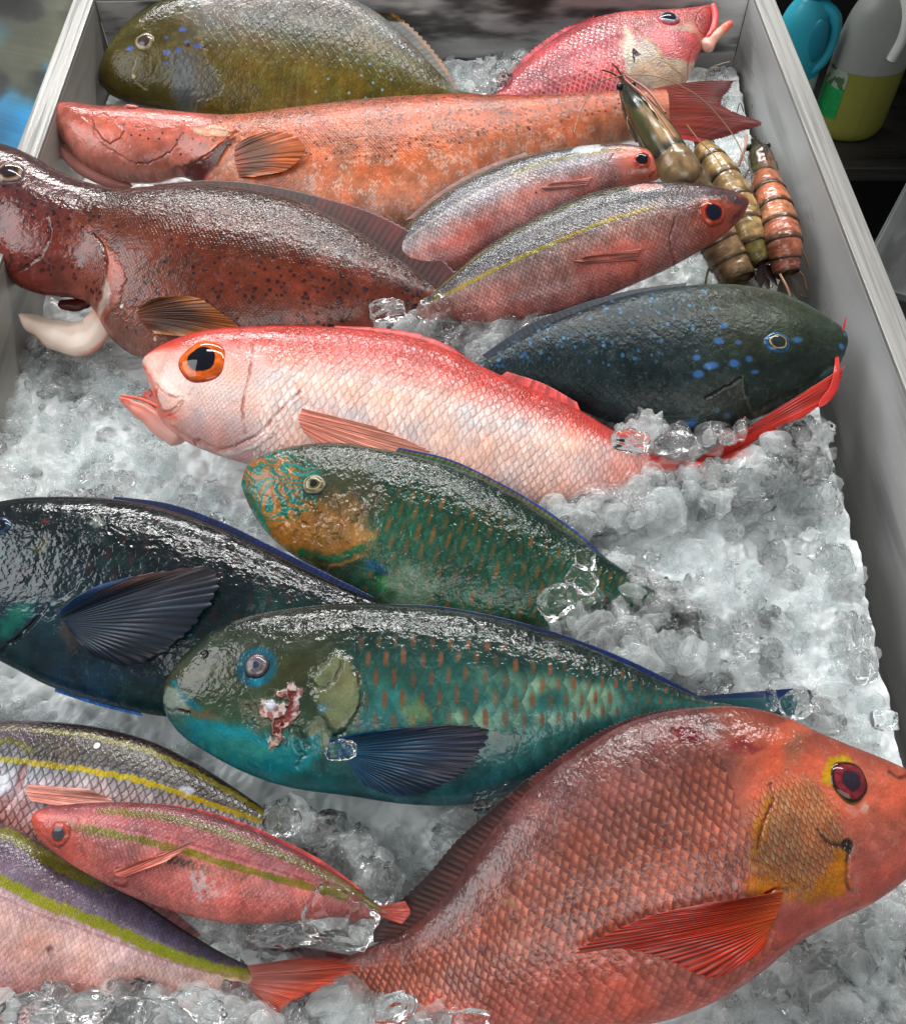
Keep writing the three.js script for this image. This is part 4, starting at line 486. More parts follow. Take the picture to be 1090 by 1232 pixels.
// 9 pink big-eyed snapper, mouth open
{
  const F = new Fish({ name: 'pink_snapper', label: 'pink snapper with huge orange ringed eye and gaping mouth', gain: 0.95, mottle: 0.25, h: 0.05, tilt: 17, lean: -1, tr: 0.44, W: 1800, H: 620,
    top: [[171, 436], [176, 429], [192, 418], [215, 408], [250, 398], [300, 394], [360, 393], [420, 396], [480, 404], [540, 422], [590, 446], [640, 468], [690, 490], [730, 514], [770, 538], [815, 553], [850, 556]],
    bot: [[172, 441], [178, 458], [186, 480], [192, 504], [220, 530], [260, 548], [290, 557], [340, 572], [420, 586], [500, 598], [580, 608], [650, 610], [710, 604], [770, 586], [815, 572], [850, 570]] });
  F.body(P => {
    P.roughOn(0.32);
    P.base((a, b, t, u) => { const n = fbm(a * 0.05, b * 0.05, 4); let c = grad(t, [[-1, [232, 170, 158]], [-0.3, [246, 212, 200]], [0.12, [248, 216, 206]], [0.34, [220, 118, 106]], [0.6, [188, 58, 50]], [1, [178, 50, 44]]]); c = lerpc(c, grad(t, [[-1, [226, 160, 150]], [-0.2, [244, 208, 196]], [0.35, [240, 168, 156]], [0.6, [196, 66, 54]], [1, [186, 54, 46]]]), ss(0.26, 0.2, u)); c = lerpc(c, [206, 62, 56], ss(0.72, 0.95, u) * 0.8); return dark(c, 0.9 + 0.2 * n); });
    P.scales(14.5, 0.8, (i, r, id, a, b, t, ex, dy) => { const lowr = ss(0.55, 0.25, t); const pt = 0.3 + 0.9 * fbm(a * 0.025, b * 0.025 + 8, 3); P.mix(i, [250, 232, 226], 0.7 * pt * lowr * ss(0.15, 0.5, r) * ss(1, 0.7, r)); P.mix(i, [216, 146, 124], pt * (0.46 * lowr + 0.06) * ss(0.55, 1, r)); P.mul(i, 0.93 + 0.14 * id); P.bump[i] += 0.00022 * r - 0.00026 * ss(0.75, 1, r); }, 0.24, 0.9);
    P.scales(8, 0.85, (i, r, id, a, b, t) => { const k = ss(0.4, 0.1, t) * ss(0.1, 0.16, a / (P.f.L * K)); P.mul(i, 1 - 0.1 * k * ss(0.8, 1, r)); P.bump[i] += k * (0.00025 * r - 0.0004 * ss(0.9, 1, r)); }, 0.08, 0.24);
    P.line([[303, 415], [302, 440], [296, 470], [292, 500], [296, 520]], 1.8, { c: [206, 104, 88], o: 0.7, f: 1.4, bump: -0.0012 });
    P.line([[362, 472], [340, 492], [310, 524], [270, 540], [235, 532]], 2, { c: [206, 112, 96], o: 0.6, f: 2, bump: -0.0014 });
    P.line([[340, 502], [316, 530], [278, 546], [240, 538]], 2, { c: [246, 226, 214], o: 0.8, bump: 0.0008 });
    P.poly([[196, 470], [206, 482], [206, 496], [214, 505], [196, 508], [186, 486], [184, 468]], { c: [226, 110, 92], o: 0.8, f: 3 });
    P.line([[173, 440], [182, 456], [190, 476]], 2.5, { c: [214, 76, 60], o: 0.9, bump: 0.0006 });
    P.poly([[191, 464], [207, 480], [214, 488], [204, 495], [196, 492], [190, 478]], { c: [240, 190, 176], f: 2, bump: 0.0012 });
    P.line([[188, 462], [204, 476], [222, 479]], 1.2, { c: [200, 80, 64], o: 0.7, bump: -0.0008 });
    P.line([[214, 488], [220, 482], [216, 494], [204, 500]], 1.4, { c: [190, 62, 46], o: 0.8, bump: -0.001 });
    P.poly([[184, 446], [206, 462], [226, 480], [204, 474], [186, 458]], { c: [250, 226, 214], o: 0.8, f: 3 });
    P.line([[200, 508], [225, 524], [262, 541]], 1.4, { c: [206, 120, 104], o: 0.6, bump: -0.0008 });
    P.line([[300, 398], [330, 404], [360, 412], [352, 440]], 5, { c: [228, 140, 150], o: 0.4, f: 5, n: 5 });
    P.line([[340, 406], [366, 480], [400, 500], [460, 525]], 2, { c: [232, 150, 130], o: 0.4, n: 3 });
    P.each((i, a, b) => { P.rgh[i] = 0.24 + 0.2 * fbm(a * 0.06, b * 0.06, 3); });
    skin(P, 0.00018, 0.3);
  });
  F.eye(244, 434, 30, [[0.58, [190, 74, 30]], [0.92, [232, 104, 34]], [1, [214, 84, 56]]], [0.56, [14, 15, 24], [20, 22, 36]], { dome: 0.32, sink: 0.12, rough: 0.05 });
  F.limb('lower_jaw', [[144, 478, 2.5, 0.002], [156, 486, 6, 0.0], [174, 497, 11, -0.002], [198, 512, 16, -0.006], [226, 528, 17, -0.012]], (t, q) => lerpc(lerpc([222, 84, 62], [226, 140, 124], ss(0, 0.35, t)), [230, 176, 164], ss(0.35, 0.9, t)), { flat: 0.75 });
  F.limb('lower_lip', [[145, 476, 1.6, 0.004], [160, 478, 2, 0.005], [178, 483, 2, 0.006], [198, 493, 1.6, 0.008]], () => [224, 84, 60], { flat: 0.8 });
  F.limb('mouth_lining', [[172, 474, 7, -0.008], [186, 480, 9, -0.008], [200, 492, 8, -0.006]], () => [176, 78, 62], { flat: 0.5 });
  F.fin('dorsal_fin', [[400, 400], [450, 406], [510, 420], [556, 438]], [[404, 392], [450, 394], [500, 401], [540, 416], [562, 431]], { rays: 27, col: finCol([204, 58, 58], [220, 76, 74], [180, 40, 44]), camber: 0.002 });
  F.fin('soft_dorsal_fin', [[600, 455], [650, 478], [700, 500]], [[610, 447], [655, 462], [694, 484]], { rays: 20, col: finCol([204, 58, 56], [214, 90, 86], [180, 40, 44]) });
  F.fin('pectoral_fin', [[364, 492], [360, 506], [366, 520]], [[450, 514], [520, 546], [450, 556], [400, 548]], { mode: 'body', lift: 0.0012, liftOut: 0.0025, rays: 30, col: finCol([240, 150, 128], [244, 172, 150], [222, 120, 100], 0.6) });
  F.fin('tail_fin', [[838, 553], [846, 562], [842, 570]], [[1008, 450, 0.012], [1000, 476, 0.008], [962, 506, 0.004], [900, 540], [930, 566], [900, 590], [850, 596]], { rays: 44, col: finCol([206, 56, 46], [216, 66, 54], [180, 34, 30], 0.45), amp: 0.00045 });
  F.limb('tail_tip', [[985, 490, 5, 0.008], [1003, 466, 5, 0.012], [1006, 446, 3.5, 0.014], [1008, 420, 2.2, -0.002], [1018, 379, 1.2, 0.004]], () => [196, 50, 44], { flat: 0.3 });
}
// 10 parrotfish with an orange mazed face
{
  const F = new Fish({ name: 'parrotfish', label: 'green parrotfish with orange cheek and turquoise maze lines on its face', gain: 0.8, h: 0.056, tilt: 18, tr: 0.4, W: 1700, H: 700,
    top: [[291, 578], [294, 566], [303, 556], [322, 546], [350, 538], [400, 533], [450, 539], [500, 549], [560, 567], [620, 597], [670, 632], [710, 658], [750, 686], [785, 710], [800, 720]],
    bot: [[291, 586], [298, 605], [310, 627], [326, 647], [352, 668], [400, 696], [450, 724], [500, 748], [560, 764], [620, 766], [680, 756], [740, 740], [780, 728], [800, 724]] });
  F.body(P => {
    P.roughOn(0.26);
    P.base((a, b, t, u) => { const n = fbm(a * 0.03, b * 0.03, 4); let c = grad(t, [[-1, [60, 110, 84]], [-0.4, [44, 98, 76]], [0.2, [30, 82, 62]], [0.6, [26, 60, 46]], [1, [24, 46, 38]]]); c = lerpc(c, [58, 62, 44], ss(0.36, 0.26, u) * 0.8); return dark(c, 0.78 + 0.44 * n); });
    P.scales(30, 0.62, (i, r, id, a, b, t, ex, dy) => { P.mul(i, 1 - 0.1 * ss(0.6, 1, r) + 0.16 * (id - 0.5)); const k = ss(0.75, 0.4, t); P.mix(i, [150, 98, 50], 0.75 * k * ss(0.45, 0.75, ex) * ss(1.0, 0.85, r) * ss(0.7, 0.2, Math.abs(dy)) * (0.4 + 0.8 * id)); P.mix(i, [70, 140, 110], 0.35 * k * ss(0.5, 0.1, ex)); P.bump[i] += 0.00009 * r - 0.00009 * ss(0.6, 1, r); }, 0.34, 1);
    // orange cheek and the maze of lines
    P.poly([[293, 585], [330, 600], [360, 602], [388, 596], [405, 610], [430, 628], [452, 650], [432, 664], [395, 672], [350, 662], [322, 642], [304, 612]], { c: [196, 124, 46], f: 8, n: 6, o: 0.92 });
    P.poly([[291, 560], [318, 548], [345, 548], [362, 570], [362, 596], [335, 604], [300, 596], [290, 580]], { c: [186, 116, 52], f: 5, n: 4, o: 0.9 });
    P.poly([[380, 585], [420, 560], [460, 575], [470, 600], [440, 628], [405, 612]], { c: [74, 78, 56], f: 8, n: 6, o: 0.9 });
    P.poly([[385, 612], [400, 590], [424, 596], [440, 620], [455, 648], [425, 650], [395, 640]], { c: [190, 140, 84], f: 9, n: 8, o: 0.55 });
    const tealC = [22, 128, 112];
    P.within(P.box(P.P([[288, 545], [400, 545], [400, 640], [290, 640]]), 2), (i, a, b) => { const w = fbm(a * 0.045, b * 0.045, 2) * 7 + a * 0.02, k = ss(0.52, 0.66, 0.5 + 0.5 * Math.sin(w * 6.283 * 0.78 + b * 0.12)); const px = (a - P._ea) || 0; const d1 = Math.hypot((a - P.mz[0]) / 62, (b - P.mz[1]) / 44); P.mix(i, tealC, k * ss(1.15, 0.85, d1) * 0.95); }, P.mz = P.P([[326, 580]])[0]);
    P.line([[291, 586], [298, 588], [306, 590]], 4, { c: [60, 170, 180], f: 2 }); P.line([[294, 602], [304, 606], [314, 616]], 4, { c: [24, 136, 120], f: 2, n: 2 }); P.line([[300, 618], [312, 622], [322, 640]], 4, { c: [24, 136, 112], f: 2, n: 2 });
    P.line([[360, 664], [395, 672], [430, 662], [452, 650]], 4, { c: [30, 120, 76], f: 2.5, n: 2 }); P.line([[372, 676], [402, 680], [440, 668]], 2, { c: [180, 120, 50], f: 2 });
    P.poly([[440, 672], [458, 676], [470, 690], [455, 692], [440, 684]], { c: [24, 90, 120], f: 3 }); P.poly([[450, 692], [470, 694], [466, 712], [452, 708]], { c: [40, 130, 70], f: 4 }); P.poly([[466, 690], [500, 680], [530, 700], [520, 730], [484, 736], [464, 716]], { c: [150, 176, 150], o: 0.7, f: 12, n: 12 });
    // creases of the slack cheek
    for (const l of [[[352, 612], [362, 628], [360, 648]], [[372, 606], [386, 624], [380, 650]], [[396, 600], [412, 620], [404, 646]], [[420, 592], [432, 610], [428, 636]], [[440, 582], [452, 604], [450, 628]], [[336, 608], [342, 626], [338, 640]]]) { P.line(l, 3, { bump: -0.0012, f: 4, n: 5, c: [120, 80, 40], o: 0.3 }); P.line(l.map(([x, y]) => [x + 8, y]), 5, { bump: 0.0012, f: 6, n: 5 }); }
    P.each((i, a, b) => { P.rgh[i] = 0.16 + 0.22 * fbm(a * 0.05, b * 0.05, 3); });
    skin(P, 0.0004, 0.16); skin(P, 0.00025, 0.4);
  });
  F.eye(378, 583, 15, [[0.5, [96, 96, 70]], [0.62, [190, 170, 110]], [0.74, [110, 100, 76]], [0.92, [170, 160, 140]], [1, [30, 60, 54]]], [0.32, [24, 24, 20], [60, 60, 50]], { dome: 0.5, squash: 0.9 });
  F.fin('dorsal_fin', [[470, 550], [530, 562], [590, 588], [640, 620], [690, 655], [720, 680]], [[480, 538], [540, 552], [600, 580], [655, 612], [700, 645], [726, 668]], { rays: 44, col: (f, w, tt) => dark(f > 0.8 ? [18, 58, 130] : f > 0.6 ? [100, 92, 40] : [22, 92, 60], 0.7 + 0.35 * tt), scallop: 0.02 });
  F.fin('tail_fin', [[792, 712], [800, 722], [794, 730]], [[826, 722, -0.03], [830, 732, -0.03], [822, 742, -0.03]], { rays: 20, col: finCol([40, 96, 84], [30, 80, 110], [20, 50, 60]) });
}
// 11 dark parrotfish at the left edge
{
  const F = new Fish({ name: 'parrotfish', label: 'almost black blue parrotfish with spread dark pectoral fin, between the other two parrotfish', gain: 0.72, gloss: 0.4, h: 0.056, tilt: 17, lean: -1, tr: 0.4, W: 1700, H: 700,
    top: [[-100, 690], [-92, 665], [-70, 640], [-30, 614], [20, 601], [80, 598], [140, 601], [200, 612], [260, 633], [320, 661], [380, 691], [420, 709], [455, 723], [500, 742]],
    bot: [[-100, 700], [-85, 735], [-50, 768], [-10, 790], [20, 806], [60, 826], [110, 843], [160, 856], [210, 863], [280, 852], [350, 824], [420, 788], [460, 766], [500, 752]] });
  F.body(P => {
    P.roughOn(0.2);
    P.base((a, b, t, u) => { const n = fbm(a * 0.03, b * 0.03, 4); let c = grad(t, [[-1, [36, 74, 98]], [-0.55, [32, 62, 78]], [0, [22, 46, 54]], [0.5, [18, 34, 38]], [1, [20, 26, 30]]]); c = lerpc(c, [34, 74, 66], ss(0.48, 0.62, fbm(a * 0.014 + 5, b * 0.014, 3)) * 0.6 * ss(0.7, 0.2, t)); return dark(c, 0.72 + 0.56 * n); });
    P.scales(36, 0.72, (i, r, id, a, b, t, ex, dy) => { P.mul(i, 1 - 0.12 * ss(0.6, 1, r) + 0.2 * (id - 0.5)); P.mix(i, [92, 42, 44], 0.5 * ss(0.45, 0.8, ex) * ss(1, 0.85, r) * ss(0.5, 0.1, Math.abs(dy)) * (id > 0.35 ? 1 : 0.2) * ss(-0.5, 0, t)); P.bump[i] += 0.00009 * r - 0.00009 * ss(0.6, 1, r); }, 0.36, 1);
    P.poly([[0, 750], [20, 726], [44, 720], [36, 740], [14, 764], [0, 772]], { c: [20, 130, 110], o: 0.8, f: 6, n: 6 });
    P.line([[58, 728], [40, 750], [12, 776], [-4, 790]], 2, { c: [8, 18, 22], o: 0.8, bump: -0.0018 }); P.line([[100, 700], [88, 716], [64, 730]], 3, { c: [120, 130, 110], o: 0.4, bump: 0.001 });
    P.poly([[72, 740], [92, 740], [100, 776], [84, 786], [70, 760]], { c: [120, 84, 64], o: 0.6, f: 8, n: 6 });
    P.dot(55, 627, 4, { c: [90, 24, 24], f: 2 }); P.poly([[105, 628], [120, 622], [130, 630], [116, 636]], { c: [150, 156, 146], o: 0.7, f: 2, n: 4 }); P.poly([[40, 660], [52, 646], [60, 654], [46, 670]], { c: [110, 96, 50], o: 0.6, f: 5 });
    // slime wrinkles
    P.each((i, a, b, t, x) => { const k = ss(-0.35, 0.05, t) * ss(0.95, 0.6, t); const w = fbm(a * 0.045, b * 0.045, 4), w2 = fbm(a * 0.11 + 9, b * 0.11, 3); P.bump[i] += k * (0.0016 * Math.abs(w - 0.5) + 0.0011 * Math.abs(w2 - 0.5)) * 0.5; P.rgh[i] = 0.14 + 0.26 * w2; });
    skin(P, 0.00018, 0.2);
  });
  F.eye(1, 633, 14, [[0.6, [30, 40, 60]], [0.9, [40, 70, 96]], [1, [30, 40, 46]]], [0.5, [14, 16, 22], [40, 40, 50]], { dome: 0.4 });
  F.fin('dorsal_fin', [[130, 612], [200, 626], [260, 648], [320, 676], [380, 706], [440, 734]], [[138, 597], [205, 606], [268, 628], [326, 656], [386, 686], [450, 718]], { rays: 48, col: (f, w, tt) => dark(lerpc([18, 26, 40], f > 0.7 ? [16, 34, 84] : [18, 28, 48], f), 0.7 + 0.4 * tt), scallop: 0.02 });
  F.fin('anal_fin', [[70, 822], [120, 838], [165, 850]], [[66, 832], [115, 848], [172, 862]], { rays: 17, col: finCol([20, 60, 120], [26, 110, 190], [18, 60, 130]) });
  F.fin('pectoral_fin', [[72, 736], [74, 744], [84, 758]], [[130, 706], [190, 693], [268, 690], [262, 720], [238, 756], [204, 786], [160, 800], [120, 790]], { mode: 'body', lift: -0.0006, liftOut: 0.007, rays: 30, col: (f, w, tt) => dark(w < 0.12 ? [26, 74, 130] : lerpc(lerpc([34, 56, 76], [22, 30, 44], f), [92, 48, 40], ss(0.5, 0.2, w) * ss(0.3, 0.8, f) * 0.8), 0.55 + 0.6 * tt), amp: 0.00038, camber: 0.004, scallop: 0.02, tear: 0.05, mat: { transmission: 0.2, thickness: 0 } });
}
// 12 green parrotfish in front
{
  const F = new Fish({ name: 'parrotfish', label: 'teal green parrotfish with torn bloody cheek and dark blue pectoral fin', gain: 0.92, gloss: 0.4, h: 0.06, tilt: 17, tr: 0.4, W: 2000, H: 760,
    top: [[196, 832], [199, 822], [207, 808], [226, 785], [256, 760], [300, 741], [360, 731], [430, 726], [500, 729], [560, 736], [620, 750], [690, 772], [750, 797], [800, 821], [840, 838], [880, 846]],
    bot: [[197, 842], [200, 858], [216, 882], [250, 906], [300, 932], [350, 948], [420, 958], [480, 967], [540, 970], [580, 964], [640, 944], [700, 916], [760, 890], [820, 868], [880, 856]] });
  F.body(P => {
    P.roughOn(0.22);
    P.base((a, b, t, u) => { const n = fbm(a * 0.025, b * 0.025, 4); let c = grad(t, [[-1, [44, 92, 100]], [-0.5, [48, 108, 104]], [0.05, [42, 96, 90]], [0.45, [28, 62, 56]], [0.75, [26, 42, 38]], [1, [24, 34, 32]]]); c = lerpc(c, grad(t, [[-1, [30, 110, 116]], [-0.35, [58, 84, 62]], [0.2, [54, 58, 36]], [0.6, [48, 54, 42]], [1, [28, 32, 28]]]), ss(0.36, 0.28, u)); return dark(c, 0.76 + 0.48 * n); });
    P.scales(32, 0.6, (i, r, id, a, b, t, ex, dy) => { const u = a / (P.f.L * K), pale = ss(0.5, 0.25, Math.abs(u - 0.66) * 2.2) * ss(0.45, 0.2, Math.abs(t + 0.02)) ; P.mul(i, 1 - 0.06 * ss(0.5, 1, r) + 0.18 * (id - 0.5)); P.mix(i, [150, 180, 146], 0.9 * pale * (0.55 + 0.45 * ss(1, 0.3, r)) * ss(0.3, 0.62, fbm(a * 0.035, b * 0.03 + 4, 3)) * (0.5 + 0.6 * id)); P.mix(i, [134, 76, 50], 0.85 * ss(0.5, 0.7, ex) * ss(1, 0.86, r) * ss(0.5, 0.15, Math.abs(dy)) * ss(-0.55, -0.2, t) * ss(0.8, 0.55, t) * (0.35 + 0.7 * id)); P.bump[i] += 0.0001 * r - 0.0001 * ss(0.6, 1, r); }, 0.34, 1);
    // chin, beak and cheek
    P.poly([[226, 864], [250, 866], [300, 872], [322, 886], [350, 886], [390, 905], [372, 925], [330, 934], [280, 926], [240, 902], [224, 882]], { c: [18, 128, 138], f: 7, n: 6, o: 0.95 });
    P.poly([[246, 886], [300, 894], [330, 905], [310, 920], [262, 904]], { c: [70, 146, 120], f: 10, n: 6, o: 0.6 });
    P.poly([[196, 838], [204, 824], [214, 826], [228, 850], [224, 860], [210, 862], [200, 856]], { c: [136, 148, 132], f: 3, n: 2 }); P.line([[198, 850], [206, 856], [216, 855], [228, 858]], 1.8, { c: [20, 24, 24], f: 1, bump: -0.0016 });
    P.line([[210, 822], [220, 836], [236, 850], [240, 853]], 4, { c: [20, 112, 134], f: 2 }); P.poly([[224, 854], [246, 856], [270, 866], [240, 866]], { c: [140, 84, 56], o: 0.7, f: 5, n: 3 });
    P.poly([[292, 845], [316, 842], [346, 846], [345, 866], [318, 880], [298, 870]], { c: [120, 112, 92], o: 0.55, f: 8, n: 8 });
    P.poly([[374, 810], [396, 800], [402, 788], [420, 792], [432, 818], [434, 848], [420, 874], [404, 884], [390, 862], [376, 836]], { c: [116, 118, 82], f: 5, n: 4, o: 0.9, bump: 0.0012 });
    P.line([[372, 822], [390, 828], [406, 812], [412, 796]], 2, { c: [70, 72, 50], o: 0.7, bump: -0.0012 }); P.line([[432, 812], [434, 846], [418, 876], [402, 886]], 2, { c: [30, 40, 34], o: 0.8, bump: -0.0016 }); P.line([[388, 860], [398, 882], [404, 886]], 2, { c: [40, 48, 40], o: 0.7, bump: -0.0012 });
    P.poly([[370, 870], [384, 862], [394, 880], [388, 904], [374, 908]], { c: [140, 150, 120], o: 0.7, f: 5, n: 5 }); P.dot(388, 852, 5, { c: [90, 140, 160], o: 0.7, f: 3 }); P.poly([[372, 888], [384, 884], [386, 902], [376, 906]], { c: [20, 130, 150], f: 3, n: 3 });
    // the torn wound
    P.poly([[346, 824], [356, 828], [360, 846], [354, 866], [344, 884], [332, 900], [322, 902], [330, 884], [322, 870], [318, 856], [320, 842], [338, 838]], { c: (a, b) => lerpc([206, 188, 182], [150, 96, 92], ss(0.4, 0.65, fbm(a * 0.2, b * 0.2, 3))), f: 2.5, n: 10, bump: 0.0014 });
    P.poly([[346, 832], [352, 840], [346, 862], [336, 880], [332, 876], [338, 856]], { c: [112, 40, 36], f: 2, n: 7, bump: -0.0014 }); P.dot(326, 848, 5, { c: [206, 204, 220], f: 2, bump: 0.0008 }); P.line([[334, 886], [326, 900]], 3, { c: [206, 160, 146], f: 2 }); for (const [x, y] of [[340, 872], [335, 880], [345, 850]]) P.dot(x, y, 1.6, { c: [70, 16, 18], f: 0.8 });
    P.dot(246, 787, 4, { c: [16, 18, 16], f: 1.5, bump: -0.001 });
    P.dot(309, 802, 21, { c: [24, 84, 104], f: 3, o: 0.9 }); P.dot(309, 816, 7, { c: [20, 120, 140], f: 3 });
    P.poly([[484, 846], [500, 840], [516, 850], [512, 868], [494, 872]], { c: [134, 150, 90], o: 0.6, f: 6, n: 6 });
    for (const l of [[[296, 850], [300, 862], [297, 872]], [[306, 846], [310, 860], [306, 872]], [[352, 876], [366, 886], [372, 900]], [[356, 894], [362, 904], [360, 920]]]) P.line(l, 2, { bump: -0.0012, f: 3, n: 3, c: [40, 44, 32], o: 0.4 });
    P.each((i, a, b, t, x) => { const k = ss(0.2, 0.4, t) * ss(0.98, 0.8, t); const w = fbm(a * 0.06, b * 0.06, 4), w2 = fbm(a * 0.14 + 9, b * 0.14, 3); P.bump[i] += k * (0.0011 * Math.abs(w - 0.5) + 0.0009 * Math.abs(w2 - 0.5)) * 0.45; P.rgh[i] = 0.15 + 0.26 * w2; });
    skin(P, 0.00026, 0.15); skin(P, 0.00005, 0.5);
  });
  F.eye(309, 801, 16, [[0.34, [112, 106, 118]], [0.56, [104, 96, 104]], [0.74, [140, 126, 126]], [0.92, [84, 76, 84]], [1, [22, 30, 34]]], [0.26, [40, 44, 60], [70, 78, 100]], { dome: 0.5 });
  F.fin('dorsal_fin', [[440, 740], [520, 745], [600, 760], [680, 784], [750, 812], [810, 838], [836, 848]], [[446, 726], [524, 729], [604, 743], [684, 766], [756, 794], [816, 824], [842, 838]], { rays: 51, col: (f, w, tt) => dark(f > 0.6 ? [12, 32, 84] : [18, 44, 48], 0.75 + 0.35 * tt), scallop: 0.02 });
  F.fin('tail_fin', [[836, 838], [850, 848], [850, 860]], [[956, 828], [960, 846], [940, 872]], { rays: 27, col: (f, w, tt) => dark(w < 0.2 ? [18, 48, 104] : lerpc([34, 100, 108], [30, 66, 76], w), 0.65 + 0.45 * tt) });
  F.fin('pectoral_fin', [[396, 890], [400, 902], [416, 914]], [[470, 877], [530, 872], [588, 877], [582, 898], [562, 924], [524, 944], [482, 950], [440, 938]], { mode: 'body', lift: -0.0006, liftOut: 0.007, rays: 31, col: (f, w, tt) => dark(w < 0.1 ? [22, 88, 150] : lerpc(lerpc([26, 96, 128], [26, 62, 88], ss(0, 0.35, f)), [22, 24, 42], ss(0.35, 0.95, f) * ss(1, 0.5, w)), 0.65 + 0.5 * tt), amp: 0.00032, camber: 0.003, tear: 0.03 });
}
// 13 big red snapper in front right
{
  const F = new Fish({ name: 'red_snapper', label: 'big red snapper with large diamond scales and yellow marks on its gill cover', h: 0.064, tilt: 18, tr: 0.34, W: 2048, H: 1024, NU: 320, NV: 110,
    top: [[1124, 972], [1120, 955], [1108, 940], [1090, 926], [1060, 912], [1020, 896], [980, 879], [940, 861], [890, 850], [840, 851], [790, 858], [740, 876], [690, 908], [645, 942], [606, 982], [570, 1028], [534, 1078], [494, 1114], [452, 1136], [415, 1152]],
    bot: [[1124, 982], [1120, 1008], [1108, 1036], [1085, 1061], [1050, 1086], [1000, 1111], [950, 1141], [920, 1166], [880, 1194], [840, 1214], [800, 1228], [740, 1238], [680, 1242], [600, 1246], [540, 1244], [480, 1230], [440, 1208], [415, 1196]] });
  F.body(P => {
    P.roughOn(0.3);
    P.base((a, b, t, u) => { const n = fbm(a * 0.02, b * 0.02, 4); let c = grad(t, [[-1, [220, 104, 94]], [-0.6, [210, 102, 88]], [-0.1, [180, 98, 80]], [0.35, [150, 84, 70]], [0.7, [122, 76, 72]], [1, [84, 48, 46]]]); c = lerpc(c, grad(t, [[-1, [212, 108, 100]], [-0.2, [206, 102, 80]], [0.5, [192, 94, 70]], [1, [134, 64, 50]]]), ss(0.33, 0.28, u)); return dark(c, 0.84 + 0.32 * n); });
    P.scales(13.5, 0.72, (i, r, id, a, b, t, ex, dy) => { const pt = 0.45 + 0.75 * fbm(a * 0.02, b * 0.02 + 8, 3); P.mix(i, [226, 142, 108], 0.62 * pt * ss(0.85, 0.3, r) * ss(0.9, 0.2, t)); P.mix(i, [100, 52, 50], pt * (0.6 * ss(-0.95, -0.1, t) + 0.1) * ss(0.35, 1, r) * ss(0.6, 0.1, Math.abs(dy) * 0.3)); P.mul(i, 0.9 + 0.2 * id); P.bump[i] += pt * (0.00012 * r - 0.00012 * ss(0.65, 1, r)); }, 0.33, 1);
    // head
    P.poly([[950, 862], [975, 872], [950, 905], [928, 960], [916, 952], [918, 915], [934, 880]], { c: [206, 96, 66], f: 8, n: 6, o: 0.8 });
    P.poly([[905, 950], [920, 945], [924, 958], [916, 975], [910, 1010], [905, 1000]], { c: [204, 94, 66], f: 6, o: 0.7, n: 5 });
    P.poly([[928, 958], [950, 938], [980, 940], [1000, 968], [1006, 1000], [1020, 1016], [1010, 1036], [1000, 1066], [960, 1072], [930, 1052], [914, 1034], [918, 1000]], { c: [166, 102, 62], f: 9, n: 8, o: 0.85 });
    P.scales(9, 0.75, (i, r, id, a, b, t) => { const q = Math.hypot((a - P.op[0]) / 50, (b - P.op[1]) / 58), k = ss(1.1, 0.7, q); if (k > 0) { P.mix(i, [182, 160, 120], k * 0.6 * ss(0.3, 0.6, r) * ss(0.95, 0.7, r) * (0.3 + id)); P.mix(i, [120, 62, 40], k * 0.5 * ss(0.85, 1, r)); P.bump[i] += k * (0.0007 * r - 0.0009 * ss(0.9, 1, r)); } }, 0.1, 0.34, P.op = P.P([[960, 1004]])[0]);
    P.line([[926, 962], [914, 1000], [904, 1034]], 5, { c: [206, 128, 22], f: 4, n: 4 }); P.line([[906, 1042], [930, 1056], [960, 1070], [985, 1078]], 9, { c: [204, 122, 22], f: 5, n: 6 }); P.poly([[1000, 1020], [1018, 1018], [1020, 1050], [1014, 1076], [990, 1080], [980, 1066], [998, 1050]], { c: [210, 124, 14], f: 5, n: 5 });
    P.poly([[900, 1070], [912, 1052], [940, 1066], [955, 1078], [944, 1086], [906, 1078]], { c: [206, 118, 22], f: 5, n: 5 }); P.line([[922, 1076], [936, 1070], [948, 1072]], 2.2, { c: [60, 28, 18], f: 1.2, bump: -0.002 });
    P.line([[984, 1000], [1000, 1016], [1014, 1018], [1020, 1012], [1022, 1020], [1018, 1044], [1020, 1068], [1032, 1074]], 1.7, { c: [70, 34, 24], o: 0.75, f: 1.6, bump: -0.0018 }); P.dot(1019, 1018, 5, { c: [44, 30, 18], f: 2, bump: -0.0016 });
    P.line([[926, 944], [930, 966], [918, 990], [912, 1020]], 1.6, { c: [150, 60, 46], o: 0.8, bump: -0.0014 }); P.line([[906, 1036], [940, 1052], [970, 1070]], 1.6, { c: [140, 56, 30], o: 0.7, bump: -0.0014 });
    P.poly([[996, 912], [1016, 908], [1030, 920], [1006, 922], [1000, 945], [990, 938]], { c: [190, 150, 20], f: 3, n: 3 });
    P.line([[1020, 972], [1028, 978], [1036, 976], [1042, 970]], 3, { c: [224, 176, 160], f: 2, n: 3 });
    P.poly([[946, 900], [955, 880], [972, 886], [960, 910], [940, 930]], { c: [150, 110, 84], o: 0.5, f: 6, n: 8 });
    P.line([[1095, 934], [1082, 936], [1070, 930]], 2, { c: [90, 46, 30], o: 0.7, bump: -0.001 });
    P.poly([[1022, 1032], [1040, 1050], [1030, 1076], [1020, 1066]], { c: [212, 120, 118], o: 0.5, f: 8 });
    // bruises
    P.poly([[806, 880], [820, 874], [838, 878], [846, 890], [834, 894], [816, 888]], { c: [92, 26, 32], o: 0.9, f: 2.5, n: 4, bump: -0.0008, rough: 0.12 }); P.poly([[872, 896], [895, 890], [914, 898], [910, 908], [885, 906]], { c: [120, 40, 46], o: 0.75, f: 4, n: 6, rough: 0.12 });
